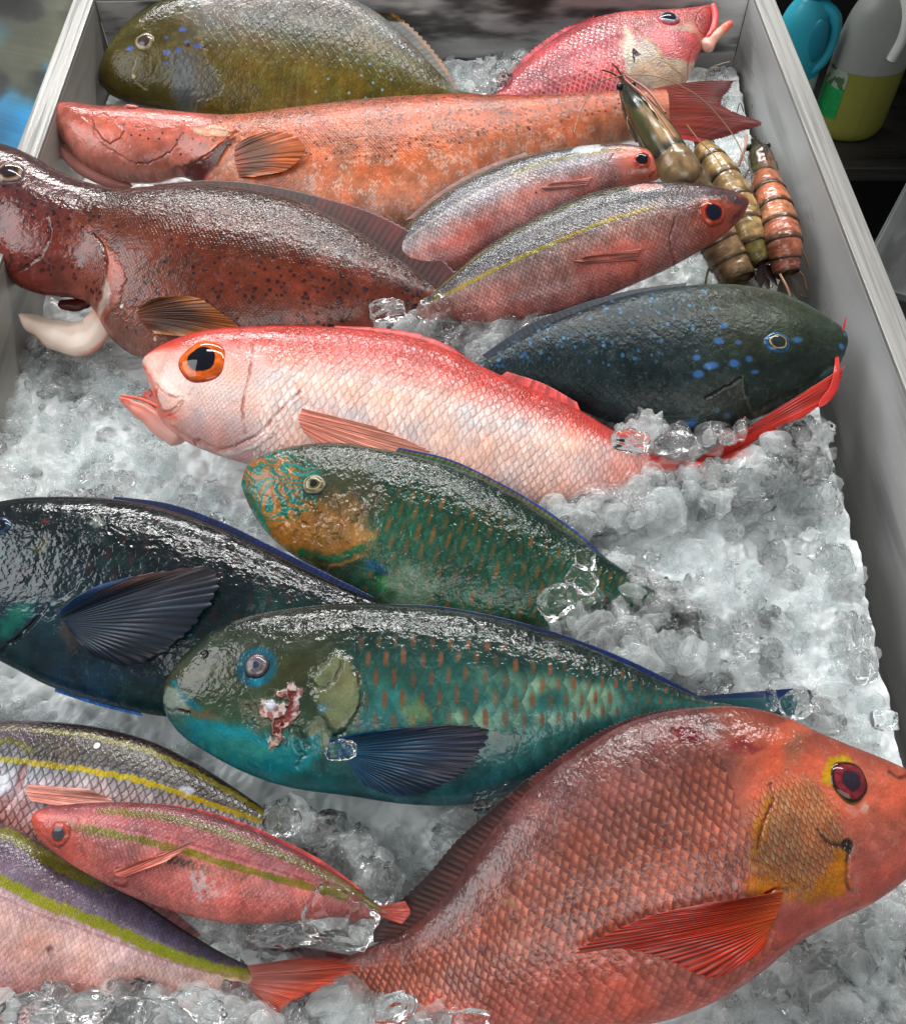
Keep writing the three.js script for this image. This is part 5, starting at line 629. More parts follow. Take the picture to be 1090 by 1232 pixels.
    P.line([[820, 1108], [850, 1104], [880, 1102]], 0.1, {});
    P.line([[618, 1085], [626, 1120], [634, 1165]], 6, { c: [170, 150, 90], o: 0.3, f: 5, n: 8, tex: (a, b) => ss(0.45, 0.65, vn(a * 0.3, b * 0.3)) }); P.dot(582, 1143, 4, { c: [96, 44, 44], f: 3, o: 0.7 }); P.dot(572, 1198, 4, { c: [120, 56, 52], f: 4, o: 0.6 });
    P.each((i, a, b, t) => { P.rgh[i] = Math.min(P.rgh[i], 0.22 + 0.22 * fbm(a * 0.04, b * 0.04, 3)); });
    skin(P, 0.0002, 0.35); skin(P, 0.0004, 0.08);
  });
  F.eye(1021, 940, 25, [[0.5, [104, 30, 40]], [0.8, [132, 42, 50]], [0.92, [54, 24, 24]], [1, [140, 106, 26]]], [0.44, [32, 26, 36], [66, 58, 74]], { dome: 0.42, squash: 1.05 });
  F.fin('dorsal_fin', [[650, 948], [610, 990], [574, 1036], [538, 1086], [498, 1118], [470, 1132]], [[634, 936], [590, 974], [550, 1010], [512, 1054], [468, 1096], [434, 1135]], { rays: 34, col: (f, w, tt) => dark(lerpc([84, 40, 34], [36, 18, 18], f), 0.8 + 0.3 * tt * tt), amp: 0.00054, scallop: 0.04 });
  F.fin('spiny_dorsal_fin', [[860, 866], [800, 870], [740, 892], [680, 928], [620, 972]], [[866, 852], [800, 853], [736, 872], [672, 910], [608, 958]], { rays: 44, col: finCol([92, 46, 42], [70, 32, 32], [50, 24, 24]), scallop: 0.15 });
  F.fin('pectoral_fin', [[942, 1072], [936, 1096], [924, 1126]], [[840, 1083], [770, 1100], [688, 1141], [740, 1136], [790, 1146], [848, 1166], [890, 1146]], { mode: 'body', lift: -0.0006, liftOut: 0.008, rays: 34, col: (f, w, tt) => dark(lerpc(lerpc([222, 92, 44], [190, 54, 34], ss(0, 0.5, f)), [110, 28, 22], ss(0.4, 0.9, f) * (1 - tt) * 0.9), 0.68 + 0.4 * tt), amp: 0.00038, camber: 0.005, scallop: 0.03, mat: { transmission: 0.1, thickness: 0 } });
  F.fin('tail_fin', [[428, 1150], [424, 1172], [430, 1200]], [[236, 1128, -0.03], [330, 1158, -0.03], [350, 1190, -0.03], [330, 1230, -0.03]], { rays: 34, col: finCol([120, 40, 40], [96, 24, 28], [70, 20, 22]), amp: 0.00045 });
}
// 14 three fusiliers, bottom left
{
  const F = new Fish({ name: 'fusilier', label: 'grey fusilier with two bright yellow stripes lying under the small pink one', h: 0.04, tilt: 16, tr: 0.5, W: 1280, H: 560,
    top: [[-160, 925], [-150, 908], [-120, 888], [-60, 872], [0, 867], [60, 868], [120, 875], [180, 891], [230, 915], [280, 946], [330, 981], [360, 1002]],
    bot: [[-160, 935], [-150, 958], [-110, 990], [-40, 1020], [30, 1038], [100, 1046], [180, 1044], [250, 1036], [310, 1022], [360, 1010]] });
  F.body(P => { fusilier(P, { size: 11, stops: [[-1, [220, 126, 112]], [-0.35, [222, 150, 146]], [0.1, [206, 186, 192]], [0.3, [150, 144, 146]], [0.55, [104, 98, 92]], [0.85, [74, 62, 56]], [1, [44, 32, 32]]], su: 0.26, edge: 0.5, gk: 0.5, lines: [[u => 0.36, 4.0, [196, 168, 10], 0.85, 0.24, 0.95], [u => 0.84, 3.6, [128, 116, 16], 0.85, 0.2, 1], [0.47, 1.3, [60, 54, 60], 0.6, 0.2, 0.9]] });
    P.poly([[-20, 868], [40, 868], [46, 884], [30, 898], [0, 890], [-20, 888]], { c: [92, 74, 86], o: 0.7, f: 8, n: 6 });
    P.line([[-10, 890], [20, 894], [40, 903]], 3, { c: [110, 104, 20], f: 2, n: 2 }); P.poly([[-4, 932], [12, 930], [8, 950], [-4, 962]], { c: [238, 232, 234], f: 3 });
    P.line([[30, 925], [20, 955], [0, 980]], 3, { c: [196, 90, 84], o: 0.6, f: 3, bump: -0.0014 }); P.dot(117, 897, 3.6, { c: [240, 240, 240], f: 1, bump: 0.0008 }); P.poly([[214, 948], [228, 944], [238, 954], [222, 958]], { c: [200, 204, 220], f: 2, n: 2 }); });
  F.fin('pectoral_fin', [[34, 944], [34, 954], [40, 964]], [[110, 950], [140, 966], [100, 974]], { mode: 'body', lift: 0.001, liftOut: 0.003, rays: 17, col: finCol([240, 160, 144], [240, 176, 162], [226, 140, 124]) });
  F.fin('tail_fin', [[352, 998], [358, 1006], [354, 1012]], [[384, 990], [392, 1008], [384, 1026]], { rays: 17, col: finCol([150, 110, 60], [160, 110, 70], [90, 60, 40]) });
}
{
  const F = new Fish({ name: 'fusilier', label: 'large fusilier with purple back and olive stripe, tail spread at the snapper', gain: 0.95, mottle: 0.5, h: 0.052, tilt: 17, tr: 0.46, W: 1400, H: 560,
    top: [[-190, 1060], [-180, 1030], [-140, 1000], [-80, 985], [0, 990], [40, 1008], [80, 1034], [140, 1064], [180, 1090], [220, 1117], [260, 1142], [296, 1160], [318, 1168]],
    bot: [[-190, 1080], [-180, 1130], [-140, 1165], [-80, 1190], [0, 1206], [60, 1216], [120, 1222], [180, 1222], [240, 1210], [290, 1194], [318, 1188]] });
  F.body(P => { fusilier(P, { size: 6.5, stops: [[-1, [222, 128, 122]], [-0.6, [222, 148, 138]], [0.0, [222, 172, 160]], [0.3, [206, 160, 158]], [0.46, [132, 112, 128]], [0.8, [92, 78, 98]], [1, [66, 54, 66]]], su: 0.2, edge: 0.14, gk: 0.32, lines: [[u => 0.44, 6, [132, 134, 12], 0.95, 0.2, 1], [u => 0.92, 6, [110, 108, 18], 0.85, 0.1, 0.62], [0.28, 1.6, [150, 110, 112], 0.6, 0.2, 1]] }); P.poly([[54, 1142], [60, 1138], [66, 1143], [59, 1147]], { c: [120, 80, 80], f: 1.5 }); });
  F.fin('tail_fin', [[300, 1160, 0.004], [306, 1176, 0.004], [296, 1192, 0.002]], [[380, 1141, 0.034], [430, 1142, 0.04], [450, 1148, 0.04], [424, 1164, 0.038], [404, 1176, 0.034], [372, 1190, 0.026], [352, 1206, 0.02], [346, 1230, 0.014]], { rays: 51, col: (f, w, tt) => dark(lerpc(lerpc([214, 132, 120], [200, 76, 52], ss(0.3, 0.9, f)), [92, 30, 30], ss(0.72, 1, f) * ss(0.45, 0.1, w) * 0.8), 0.66 + 0.46 * tt), amp: 0.00036, scallop: 0.14, tear: 0.08, mat: { transmission: 0.2, thickness: 0 } });
  F.fin('dorsal_fin', [[150, 1080], [190, 1106], [230, 1132]], [[158, 1064], [204, 1092], [242, 1124]], { rays: 20, col: finCol([92, 50, 56], [110, 60, 60], [60, 36, 40]) });
}
{
  const F = new Fish({ name: 'fusilier', label: 'small pink fusilier with round eye lying across two larger ones', h: 0.074, tilt: 16, tr: 0.5, W: 1400, H: 520,
    top: [[38, 986], [40, 980], [50, 973], [90, 967], [150, 965], [210, 970], [270, 985], [330, 1010], [380, 1036], [420, 1061], [446, 1082], [466, 1096]],
    bot: [[39, 990], [44, 1002], [56, 1017], [82, 1037], [116, 1057], [160, 1079], [200, 1094], [250, 1107], [300, 1112], [350, 1109], [400, 1104], [440, 1102], [466, 1101]] });
  F.body(P => { fusilier(P, { size: 5.4, stops: [[-1, [216, 118, 106]], [-0.5, [212, 104, 96]], [0, [206, 112, 106]], [0.3, [196, 116, 116]], [0.6, [166, 92, 94]], [1, [118, 54, 56]]], head: [206, 92, 78], hu: 0.22, edge: 0.12, gk: 0.22, glint: [226, 170, 170], lines: [[u => 0.2 - 0.02 * u, 4.2, [116, 110, 16], 0.9, 0.13, 1], [u => 0.74, 4.2, [96, 90, 22], 0.85, 0.16, 1], [0.36, 1.4, [140, 66, 74], 0.7, 0.2, 0.9]] });
    P.poly([[236, 1044], [268, 1046], [262, 1080], [238, 1090], [226, 1066]], { c: [206, 190, 190], o: 0.7, f: 8, n: 10, tex: (a, b) => ss(0.4, 0.6, fbm(a * 0.2, b * 0.2, 3)) });
    P.line([[205, 1034], [250, 1046], [300, 1056]], 4.5, { c: [60, 56, 40], o: 0.8, f: 2, tex: (a, b) => 0.4 + 0.6 * ss(0.3, 0.6, vn(a * 0.6, b * 0.3)) });
    P.line([[138, 1062], [150, 1064], [156, 1056], [152, 1046], [142, 1044]], 2, { c: [176, 70, 64], o: 0.8, bump: 0.001 }); P.line([[46, 1000], [56, 1010], [70, 1020]], 1.4, { c: [130, 50, 46], o: 0.6, bump: -0.0008 }); P.poly([[108, 1024], [116, 1030], [112, 1040], [105, 1036]], { c: [170, 110, 90], o: 0.6, f: 3, n: 3 });
    P.line([[84, 990], [100, 1000], [120, 1006]], 3, { c: [110, 90, 40], o: 0.6, f: 2 }); });
  F.eye(72, 1003, 15, [[0.62, [150, 60, 52]], [0.86, [206, 92, 76]], [1, [170, 84, 74]]], [0.5, [50, 50, 56], [96, 98, 108]], { dome: 0.4 });
  F.fin('pectoral_fin', [[138, 1046], [142, 1052], [152, 1054]], [[200, 1028], [236, 1014], [204, 1036]], { mode: 'body', lift: 0.001, liftOut: 0.004, rays: 14, col: finCol([224, 120, 104], [232, 156, 138], [206, 104, 92]) });
  F.fin('dorsal_fin', [[180, 974], [240, 984], [310, 1008], [380, 1042], [430, 1074]], [[186, 966], [250, 976], [322, 1002], [392, 1038], [440, 1074]], { rays: 41, col: finCol([150, 60, 60], [176, 70, 68], [120, 40, 44]) });
  F.fin('tail_fin', [[456, 1090], [462, 1097], [456, 1102]], [[488, 1084], [494, 1098], [484, 1112]], { rays: 17, col: finCol([200, 90, 80], [190, 80, 70], [140, 60, 50]) });
}
// ---------------------------------------------------------------- tiger prawns
function prawn(label, pts, o) {
  // pts: [photo x, y, half width px, height m] from the head end to the tail
  const c = pts.map(p => { const q = onY(p[0], p[1], p[3]); return [q, p[2] * q.clone().sub(EYE).dot(DIRF) / FOCAL]; }), base = c[Math.floor(c.length / 2)][0];
  const root = new THREE.Group(); root.name = numbered('tiger_prawn'); root.position.copy(base); tag(root, label, 'prawn', 'prawns at the right wall'); scene.add(root);
  const curve = new THREE.CatmullRomCurve3(c.map(x => x[0]), false, 'centripetal'); const up0 = V(o.side ?? 0, 1, 0.25).normalize();
  const rad = t => { const k = t * (c.length - 1), i = Math.min(c.length - 2, Math.floor(k)); return mixn(c[i][1], c[i + 1][1], k - i); };
  const tube = (name, t0, t1, rf, col, N = 26) => { const M = 64, pos = [], colr = [], idx = []; for (let i = 0; i <= N; i++) { const f = i / N, t = mixn(t0, t1, f), p = curve.getPoint(clamp(t)), tg = curve.getTangent(clamp(t)), side = tg.clone().cross(up0).normalize(), up = side.clone().cross(tg).normalize(), r = rad(clamp(t)) * rf(f); for (let j = 0; j < M; j++) { const q = 2 * Math.PI * j / M, w = Math.sin(q); const rr = r * (1 + 0.035 * (fbm(f * 6 + t0 * 40, Math.cos(q) * 3 + w * 3, 3) - 0.5) * 2); const s = p.clone().addScaledVector(side, rr * Math.cos(q)).addScaledVector(up, rr * (w > 0 ? 0.95 : 0.8) * w).sub(base); pos.push(s.x, s.y, s.z); colr.push(...lin(col(f, q, j))); } } for (let i = 0; i < N; i++) for (let j = 0; j < M; j++) { const a = i * M + j, b = i * M + (j + 1) % M; idx.push(a, b, a + M, b, b + M, a + M); } const g = new THREE.BufferGeometry(); g.setAttribute('position', new THREE.Float32BufferAttribute(pos, 3)); g.setAttribute('color', new THREE.Float32BufferAttribute(colr, 3)); g.setIndex(idx); g.computeVertexNormals(); return mesh(name, g, pm, root); };
  const pm = new THREE.MeshPhysicalMaterial({ vertexColors: true, roughness: 0.2, ior: 1.5, side: THREE.DoubleSide });
  const nz = (f, q, s) => 0.55 + 0.9 * fbm(f * 5 + s * 11, Math.cos(q) * 3.5 + s * 3, 5);
  const hs = o.headShare;
  if (hs > 0) {
    const carapace = tube('carapace', 0, hs, f => Math.sqrt(ss(0, 0.5, f) * 0.8 + 0.06) * (1 + 0.06 * Math.sin(f * 3)), (f, q) => { const n = fbm(f * 6 + o.seed, Math.cos(q) * 2 + 5, 4), rim = ss(0.9, 0.99, f); return dark(lerpc(lerpc(lerpc([30, 32, 26], o.shell, ss(0.3, 0.7, f + (n - 0.5) * 0.7)), [62, 64, 38], ss(0.4, 0.9, Math.abs(Math.cos(q)) + (n - 0.5) * 0.8)), [24, 26, 20], rim * 0.8), nz(f, q, o.seed)); }, 90);
    // rostrum: a saw blade along the top
    const R = []; for (let i = 0; i <= 12; i++) { const f = i / 12, t = hs * 0.75 * f; const p = curve.getPoint(t), tg = curve.getTangent(t), side = tg.clone().cross(up0).normalize(), up = side.clone().cross(tg).normalize(); R.push([p.clone().addScaledVector(up, rad(t) * Math.sqrt(ss(0, 0.5, f * 0.75) * 0.8 + 0.06) * 0.9), up, side]); }
    const pos = [], idx = []; R.forEach(([p, up, side], i) => { const h = 0.0016 + (i % 2) * 0.0014; for (const s of [-0.0009, 0.0009]) { const a = p.clone().addScaledVector(side, s).sub(base), b = p.clone().addScaledVector(up, h).addScaledVector(side, s * 0.3).sub(base); pos.push(a.x, a.y, a.z, b.x, b.y, b.z); } }); for (let i = 0; i < R.length - 1; i++) { const a = i * 4, b = a + 4; idx.push(a, a + 1, b, a + 1, b + 1, b, a + 2, b + 2, a + 3, a + 3, b + 2, b + 3, a + 1, a + 3, b + 1, a + 3, b + 3, b + 1); } const g = new THREE.BufferGeometry(); g.setAttribute('position', new THREE.Float32BufferAttribute(pos, 3)); g.setIndex(idx); g.computeVertexNormals(); mesh('rostrum', g, new THREE.MeshPhysicalMaterial({ color: 0x3a3420, roughness: 0.3, side: THREE.DoubleSide }), root);
    for (const s of [-1, 1]) { const t = hs * 0.2, p = curve.getPoint(t), tg = curve.getTangent(t), side = tg.clone().cross(up0).normalize(); const e = mesh('eye', new THREE.SphereGeometry(0.0032, 18, 14), new THREE.MeshPhysicalMaterial({ color: 0x0a0a08, roughness: 0.1 }), root); e.position.copy(p.addScaledVector(side, s * rad(t) * 0.75).addScaledVector(up0, 0.002).sub(base)); }
  }
  const ns = o.segments; for (let k = 0; k < ns; k++) { const t0 = mixn(hs, o.tailAt, k / ns) - (k ? 0.006 : 0.012), t1 = mixn(hs, o.tailAt, (k + 1) / ns) + 0.004; const tone = o.tones[k % o.tones.length]; tube('abdomen_segment', t0, t1, f => 0.93 + 0.1 * Math.pow(f, 0.6) - (f > 0.95 ? 0.06 * (f - 0.95) / 0.05 : 0), (f, q) => { const b = ss(0.72, 0.94, f), st = ss(0.0, 0.12, f); return dark(lerpc(lerpc(dark(tone, 0.4), dark(tone, 0.85), st), [58, 44, 28], b * 0.7 + 0.35 * ss(0.55, 0.95, Math.abs(Math.cos(q)))), nz(f + k, q, o.seed)); }, 40); }
  // walking legs and swimmerets along the near side
  const LR = rng(o.seed * 71), legMat = new THREE.MeshPhysicalMaterial({ color: 0x7d5a38, roughness: 0.3 }); for (let k = 0; k < 11; k++) { const t = mixn(Math.max(0.12, hs * 0.3), o.tailAt - 0.05, k / 10), p = curve.getPoint(t), g = curve.getTangent(t), sd = g.clone().cross(up0).normalize().multiplyScalar(k % 2 ? 1 : -1), r = rad(t), w = 0.8 + 0.6 * LR(); const path = [p.clone().addScaledVector(sd, r * 0.7).addScaledVector(up0, -r * 0.3), p.clone().addScaledVector(sd, r * (1.05 + 0.2 * LR())).addScaledVector(up0, -r * 0.35).addScaledVector(g, 0.004 * w), p.clone().addScaledVector(sd, r * (1.25 + 0.3 * LR())).addScaledVector(up0, -r * 0.7).addScaledVector(g, 0.012 * w)].map(x => x.sub(base)); mesh('leg', new THREE.TubeGeometry(new THREE.CatmullRomCurve3(path), 14, 0.0009, 6), legMat, root); }
  // tail fan
  const te = curve.getPoint(o.tailAt), tg = curve.getTangent(o.tailAt), side = tg.clone().cross(up0).normalize(), r = rad(o.tailAt);
  for (let k = 0; k < 4; k++) { const a = (k - 1.5) * 0.34, dir = tg.clone().multiplyScalar(Math.cos(a)).addScaledVector(side, Math.sin(a)), sd = dir.clone().cross(up0).normalize(), len = o.tailLen * r, pos = [], idx = []; for (let i = 0; i <= 12; i++) { const f = i / 12, w = r * 0.42 * Math.sin(Math.PI * Math.min(0.96, 0.12 + f * 0.86)); for (const s of [-1, 0, 1]) { const p = te.clone().addScaledVector(dir, f * len).addScaledVector(sd, s * w).addScaledVector(up0, (s === 0 ? 0.0012 : 0) - 0.002 * f + (k % 2) * 0.0012).sub(base); pos.push(p.x, p.y, p.z); } } for (let i = 0; i < 12; i++) for (let j = 0; j < 2; j++) { const A = i * 3 + j; idx.push(A, A + 1, A + 3, A + 1, A + 4, A + 3); } const g = new THREE.BufferGeometry(); g.setAttribute('position', new THREE.Float32BufferAttribute(pos, 3)); g.setIndex(idx); g.computeVertexNormals(); mesh('tail_blade', g, new THREE.MeshPhysicalMaterial({ color: o.tailCol ?? 0x3b3220, roughness: 0.3, side: THREE.DoubleSide }), root); }
  const wire = (name, path, rr, col) => { const cv = new THREE.CatmullRomCurve3(path.map(p => onY(p[0], p[1], p[2]).sub(base))); mesh(name, new THREE.TubeGeometry(cv, 28, rr, 6), new THREE.MeshPhysicalMaterial({ color: col, roughness: 0.35 }), root); };
  for (const w of o.wires ?? []) wire(w[0], w[1], w[2], w[3]);
}
prawn('prawn with dark olive head lying over the orange grouper tail', [[746, 92, 5, 0.094], [756, 112, 12, 0.096], [776, 140, 18, 0.096], [796, 172, 23, 0.092], [818, 208, 25, 0.084], [838, 244, 25, 0.062], [858, 282, 25, 0.046], [876, 315, 24, 0.034], [892, 345, 20, 0.026]], { headShare: 0.44, segments: 6, tailAt: 0.97, tailLen: 2, tones: [[158, 128, 92], [150, 120, 84], [176, 126, 96], [186, 140, 104], [170, 134, 98], [150, 120, 86]], shell: [150, 122, 84], seed: 1,
  wires: [['antenna', [[746, 94, 0.1], [736, 88, 0.104], [724, 84, 0.106]], 0.0007, 0x2a2418], ['antenna', [[748, 92, 0.1], [742, 82, 0.106], [736, 76, 0.108]], 0.0007, 0x2a2418], ['antenna', [[752, 96, 0.11], [775, 116, 0.112], [795, 142, 0.112], [812, 166, 0.11]], 0.0008, 0xa86a50], ['antenna', [[754, 92, 0.11], [778, 108, 0.115], [800, 136, 0.115]], 0.001, 0x8c5a40], ['antenna', [[750, 90, 0.11], [720, 100, 0.1], [700, 130, 0.09], [690, 160, 0.09]], 0.0005, 0x8a6a50], ['antenna', [[752, 90, 0.11], [790, 92, 0.12], [840, 116, 0.11], [880, 160, 0.09], [900, 200, 0.08]], 0.0005, 0x9a7a58], ['leg', [[752, 116, 0.09], [762, 150, 0.084], [772, 178, 0.078]], 0.0016, 0x5a4028], ['leg', [[746, 104, 0.09], [752, 138, 0.082], [766, 170, 0.076]], 0.0014, 0x3c3020], ['antenna', [[826, 150, 0.08], [840, 168, 0.075], [858, 186, 0.07], [868, 200, 0.07]], 0.0005, 0x9a8448]] });
prawn('tan banded prawn between the dark headed and the orange prawn', [[846, 172, 10, 0.04], [850, 186, 16, 0.046], [862, 202, 19, 0.048], [878, 226, 20, 0.048], [892, 252, 20, 0.046], [900, 278, 19, 0.042], [908, 302, 16, 0.036], [918, 322, 12, 0.03]], { headShare: 0.1, segments: 6, tailAt: 0.96, tailLen: 2.6, tones: [[182, 150, 96], [190, 158, 104], [186, 152, 98], [176, 142, 90], [182, 150, 96], [140, 128, 72]], shell: [90, 84, 56], seed: 2, tailCol: 0x2c1a18 });
prawn('orange banded prawn lying against the right steel wall', [[906, 168, 14, 0.044], [914, 188, 16, 0.044], [918, 206, 16, 0.044], [922, 224, 19, 0.046], [930, 248, 22, 0.048], [937, 272, 23, 0.046], [942, 296, 23, 0.042], [944, 318, 18, 0.034], [948, 336, 13, 0.028]], { headShare: 0.33, segments: 6, tailAt: 0.95, tailLen: 2.6, tones: [[196, 112, 76], [212, 120, 80], [206, 130, 88], [202, 116, 84], [192, 112, 84], [176, 104, 84]], shell: [112, 76, 52], seed: 3, tailCol: 0x31291c,
  wires: [['antenna', [[897, 162, 0.06], [896, 178, 0.06], [888, 200, 0.05]], 0.0013, 0xb07868], ['antenna', [[848, 98, 0.07], [852, 84, 0.082], [864, 78, 0.09], [878, 74, 0.094]], 0.0004, 0x9a8f70], ['antenna', [[842, 98, 0.07], [846, 86, 0.078], [854, 94, 0.07]], 0.0004, 0x9a8f70], ['antenna', [[886, 136, 0.06], [890, 124, 0.068], [894, 134, 0.06]], 0.0004, 0x6a5a40], ['antenna', [[900, 146, 0.05], [905, 126, 0.06]], 0.0004, 0x6a5a40], ['leg', [[938, 330, 0.036], [946, 345, 0.034], [950, 356, 0.03]], 0.001, 0xa87a5c]] });
// ---------------------------------------------------------------- crushed ice
function nugget(seed, detail = 12, dent = 0.35) {
  // a worn lump of clear ice: a rounded box pushed about by slow noise
  const g = mergeVertices(new THREE.BoxGeometry(1, 1, 1, detail, detail, detail).deleteAttribute('uv').deleteAttribute('normal')), p = g.attributes.position, v = new THREE.Vector3(), s = seed * 13.7, R = rng(seed * 91 + 5), sc = V(0.8 + 0.5 * R(), 0.55 + 0.4 * R(), 0.8 + 0.6 * R());
  for (let i = 0; i < p.count; i++) { v.fromBufferAttribute(p, i); const b = v.clone().multiplyScalar(1.3), q = v.clone().normalize(); v.lerpVectors(b, q, 0.45 + 0.4 * hash2(seed, 9)).multiply(sc); const n3 = vn3(q.x * 7 + s, q.y * 7, q.z * 7), n = vn3(q.x * 1.5 + s, q.y * 1.5 + s, q.z * 1.5), n2 = vn3(q.x * 3.6 + s, q.y * 3.6, q.z * 3.6 + s); v.multiplyScalar(0.72 + 0.5 * n + 0.18 * n2 + 0.05 * n3 - dent * ss(0.55, 0.8, vn3(q.x * 1.1 - s, q.y * 1.1, q.z * 1.1 + 3))); p.setXYZ(i, v.x, v.y, v.z); }
  g.computeVertexNormals(); return g;
}
const thinIce = new THREE.MeshPhysicalMaterial({ color: 0xfbfdfd, roughness: 0.38, transmission: 0.9, thickness: 0, ior: 1.31 });
const glazeIce = new THREE.MeshPhysicalMaterial({ color: 0xffffff, roughness: 0.1, transmission: 0.96, thickness: 0, ior: 1.31 });
const clearIce = new THREE.MeshPhysicalMaterial({ color: 0xffffff, roughness: 0.03, transmission: 1, thickness: 0.01, ior: 1.31 });
const bedIce = new THREE.MeshPhysicalMaterial({ color: 0xdde3e4, roughness: 0.2, ior: 1.31 });
const GRID = { x0: -0.36, x1: 0.31, z0: -0.942, z1: 0.06 };
function cellBump(x, y) { const i = Math.floor(x), j = Math.floor(y); let d = 9; for (let a = -1; a <= 1; a++) for (let b = -1; b <= 1; b++) { const cx = i + a + hash2(i + a, j + b), cy = j + b + hash2(j + b + 77, i + a); d = Math.min(d, (x - cx) * (x - cx) + (y - cy) * (y - cy)); } return Math.sqrt(Math.max(0, 1 - d)); }
const MOUND = onY(840, 660, 0);
function level(x, z) { return 0.024 * Math.exp(-((x - MOUND.x) * (x - MOUND.x) + (z - MOUND.z) * (z - MOUND.z)) / 0.007) + 0.004 + 0.016 * (fbm(x * 9 + 3, z * 9, 3) - 0.5) + 0.012 * ss(-0.1, -0.5, z) * ss(0.1, -0.1, Math.abs(x)); }
function under(x, z) { let y = 1; for (const f of fishes) { const c = f.covers(x, z, 0.004); if (c) y = Math.min(y, c[0] - c[1] * 0.9 - 0.004); } return y; }
{
  const NX = 400, NZ = 600, g = new THREE.PlaneGeometry(1, 1, NX, NZ), p = g.attributes.position; const ang = -1.43 * Math.PI / 180;
  for (let i = 0; i < p.count; i++) { const u = p.getX(i) + 0.5, w = 0.5 - p.getY(i); let z = mixn(GRID.z0, GRID.z1, w); const xl = -0.34 - 0.025 * (z + 0.94) , xr = xl + WIDTH - 0.003; const x = mixn(xl + 0.003, xr, u); let y = level(x, z) - 0.01 + 0.012 * (fbm(x * 70, z * 70, 3) - 0.5) + 0.005 * cellBump(x * 130, z * 130) + 0.0022 * cellBump(x * 290 + 7, z * 290); y = Math.min(y, under(x, z)); p.setXYZ(i, x, Math.max(-0.12, y), z); }
  g.computeVertexNormals(); const m = mesh('ice_bed', g, bedIce); tag(m, 'packed white crushed ice filling the steel bin', 'ice', null, 'stuff');
}
const shapes = []; for (let i = 0; i < 6; i++) shapes.push(nugget(i + 1, 12));
{
  const R = rng(2024), put = shapes.map(() => [[], [], []]), q = new THREE.Quaternion(), e = new THREE.Euler(), M = new THREE.Matrix4();
  const kind = () => { const k = R(); return k < 0.22 ? 0 : k < 0.58 ? 1 : 2; };
  const add = (x, y, z, r, cloudy) => { e.set(R() * 6.3, R() * 6.3, R() * 6.3); q.setFromEuler(e); M.compose(V(x, y, z), q, V(r * (0.8 + 0.5 * R()), r * (0.8 + 0.4 * R()), r * (0.8 + 0.5 * R()))); put[Math.floor(R() * 6)][cloudy].push(M.clone()); };
  for (let k = 0; k < 16000; k++) {
    const z = mixn(GRID.z0 + 0.01, GRID.z1, R()), xl = -0.34 - 0.025 * (z + 0.94), x = mixn(xl + 0.012, xl + WIDTH - 0.012, R()), r = 0.003 + 0.0065 * Math.pow(R(), 2.6); let hid = false; for (const f of fishes) if (f.covers(x, z, r * 0.35)) { hid = true; break; } if (hid) continue;
    const lay = R(); add(x, level(x, z) - 0.0075 + lay * 0.0125, z, r, kind());
  }
  // ice heaped over tails and bellies: photo outlines with the height the heap reaches
  const inside = (p, x, y) => { let c = false; for (let i = 0, j = p.length - 1; i < p.length; j = i++) if ((p[i][1] > y) !== (p[j][1] > y) && x < (p[j][0] - p[i][0]) * (y - p[i][1]) / (p[j][1] - p[i][1]) + p[i][0]) c = !c; return c; };
  const heaps = [
    [[[656, 712], [700, 690], [730, 668], [770, 680], [840, 730], [830, 800], [760, 800], [700, 772], [660, 752]], 0.05, 0.02, 420],
    [[[640, 616], [700, 606], [760, 584], [800, 572], [880, 560], [930, 524], [990, 512], [1000, 560], [900, 600], [800, 620], [700, 640], [640, 620]], 0.048, 0.02, 620],
    [[[740, 516], [780, 512], [840, 518], [900, 512], [890, 530], [820, 545], [770, 548]], 0.056, 0.012, 60],
    [[[415, 392], [440, 372], [490, 362], [520, 366], [560, 372], [620, 384], [660, 384], [640, 402], [580, 436], [540, 410], [470, 398]], 0.05, 0.02, 260],
    [[[905, 862], [940, 838], [985, 832], [1010, 880], [960, 868]], 0.05, 0.02, 60],
    [[[-10, 1206], [60, 1200], [130, 1192], [200, 1200], [262, 1196], [290, 1216], [340, 1232], [372, 1206], [410, 1196], [440, 1214], [470, 1222], [560, 1226], [560, 1260], [-10, 1260]], 0.066, 0.024, 420],
    [[[330, 975], [380, 980], [440, 1020], [480, 1060], [450, 1080], [420, 1060], [370, 1030], [340, 1000]], 0.046, 0.02, 160],
    [[[225, 1100], [300, 1112], [420, 1106], [440, 1120], [420, 1142], [300, 1140], [240, 1120]], 0.044, 0.012, 90],
    [[[580, 950], [640, 940], [600, 980], [570, 1010], [520, 1030], [540, 980]], 0.036, 0.02, 90],
    [[[566, 88], [600, 66], [634, 68], [600, 112], [560, 112]], 0.03, 0.02, 110],
    [[[930, 1165], [1000, 1115], [1090, 1060], [1100, 1240], [860, 1240], [880, 1200]], 0.012, 0.012, 160],
  ];
  for (const [poly, h, dh, n] of heaps) { let x0 = 1e9, x1 = -1e9, y0 = 1e9, y1 = -1e9; for (const [x, y] of poly) { x0 = Math.min(x0, x); x1 = Math.max(x1, x); y0 = Math.min(y0, y); y1 = Math.max(y1, y); } let k = 0; for (let t = 0; t < n * 8 && k < n; t++) { const x = mixn(x0, x1, R()), y = mixn(y0, y1, R()); if (!inside(poly, x, y)) continue; const hh = h - dh * R() * 1.2, p = onY(x, y, hh); add(p.x, p.y, p.z, 0.0045 + 0.0065 * Math.pow(R(), 2), kind()); k++; } }
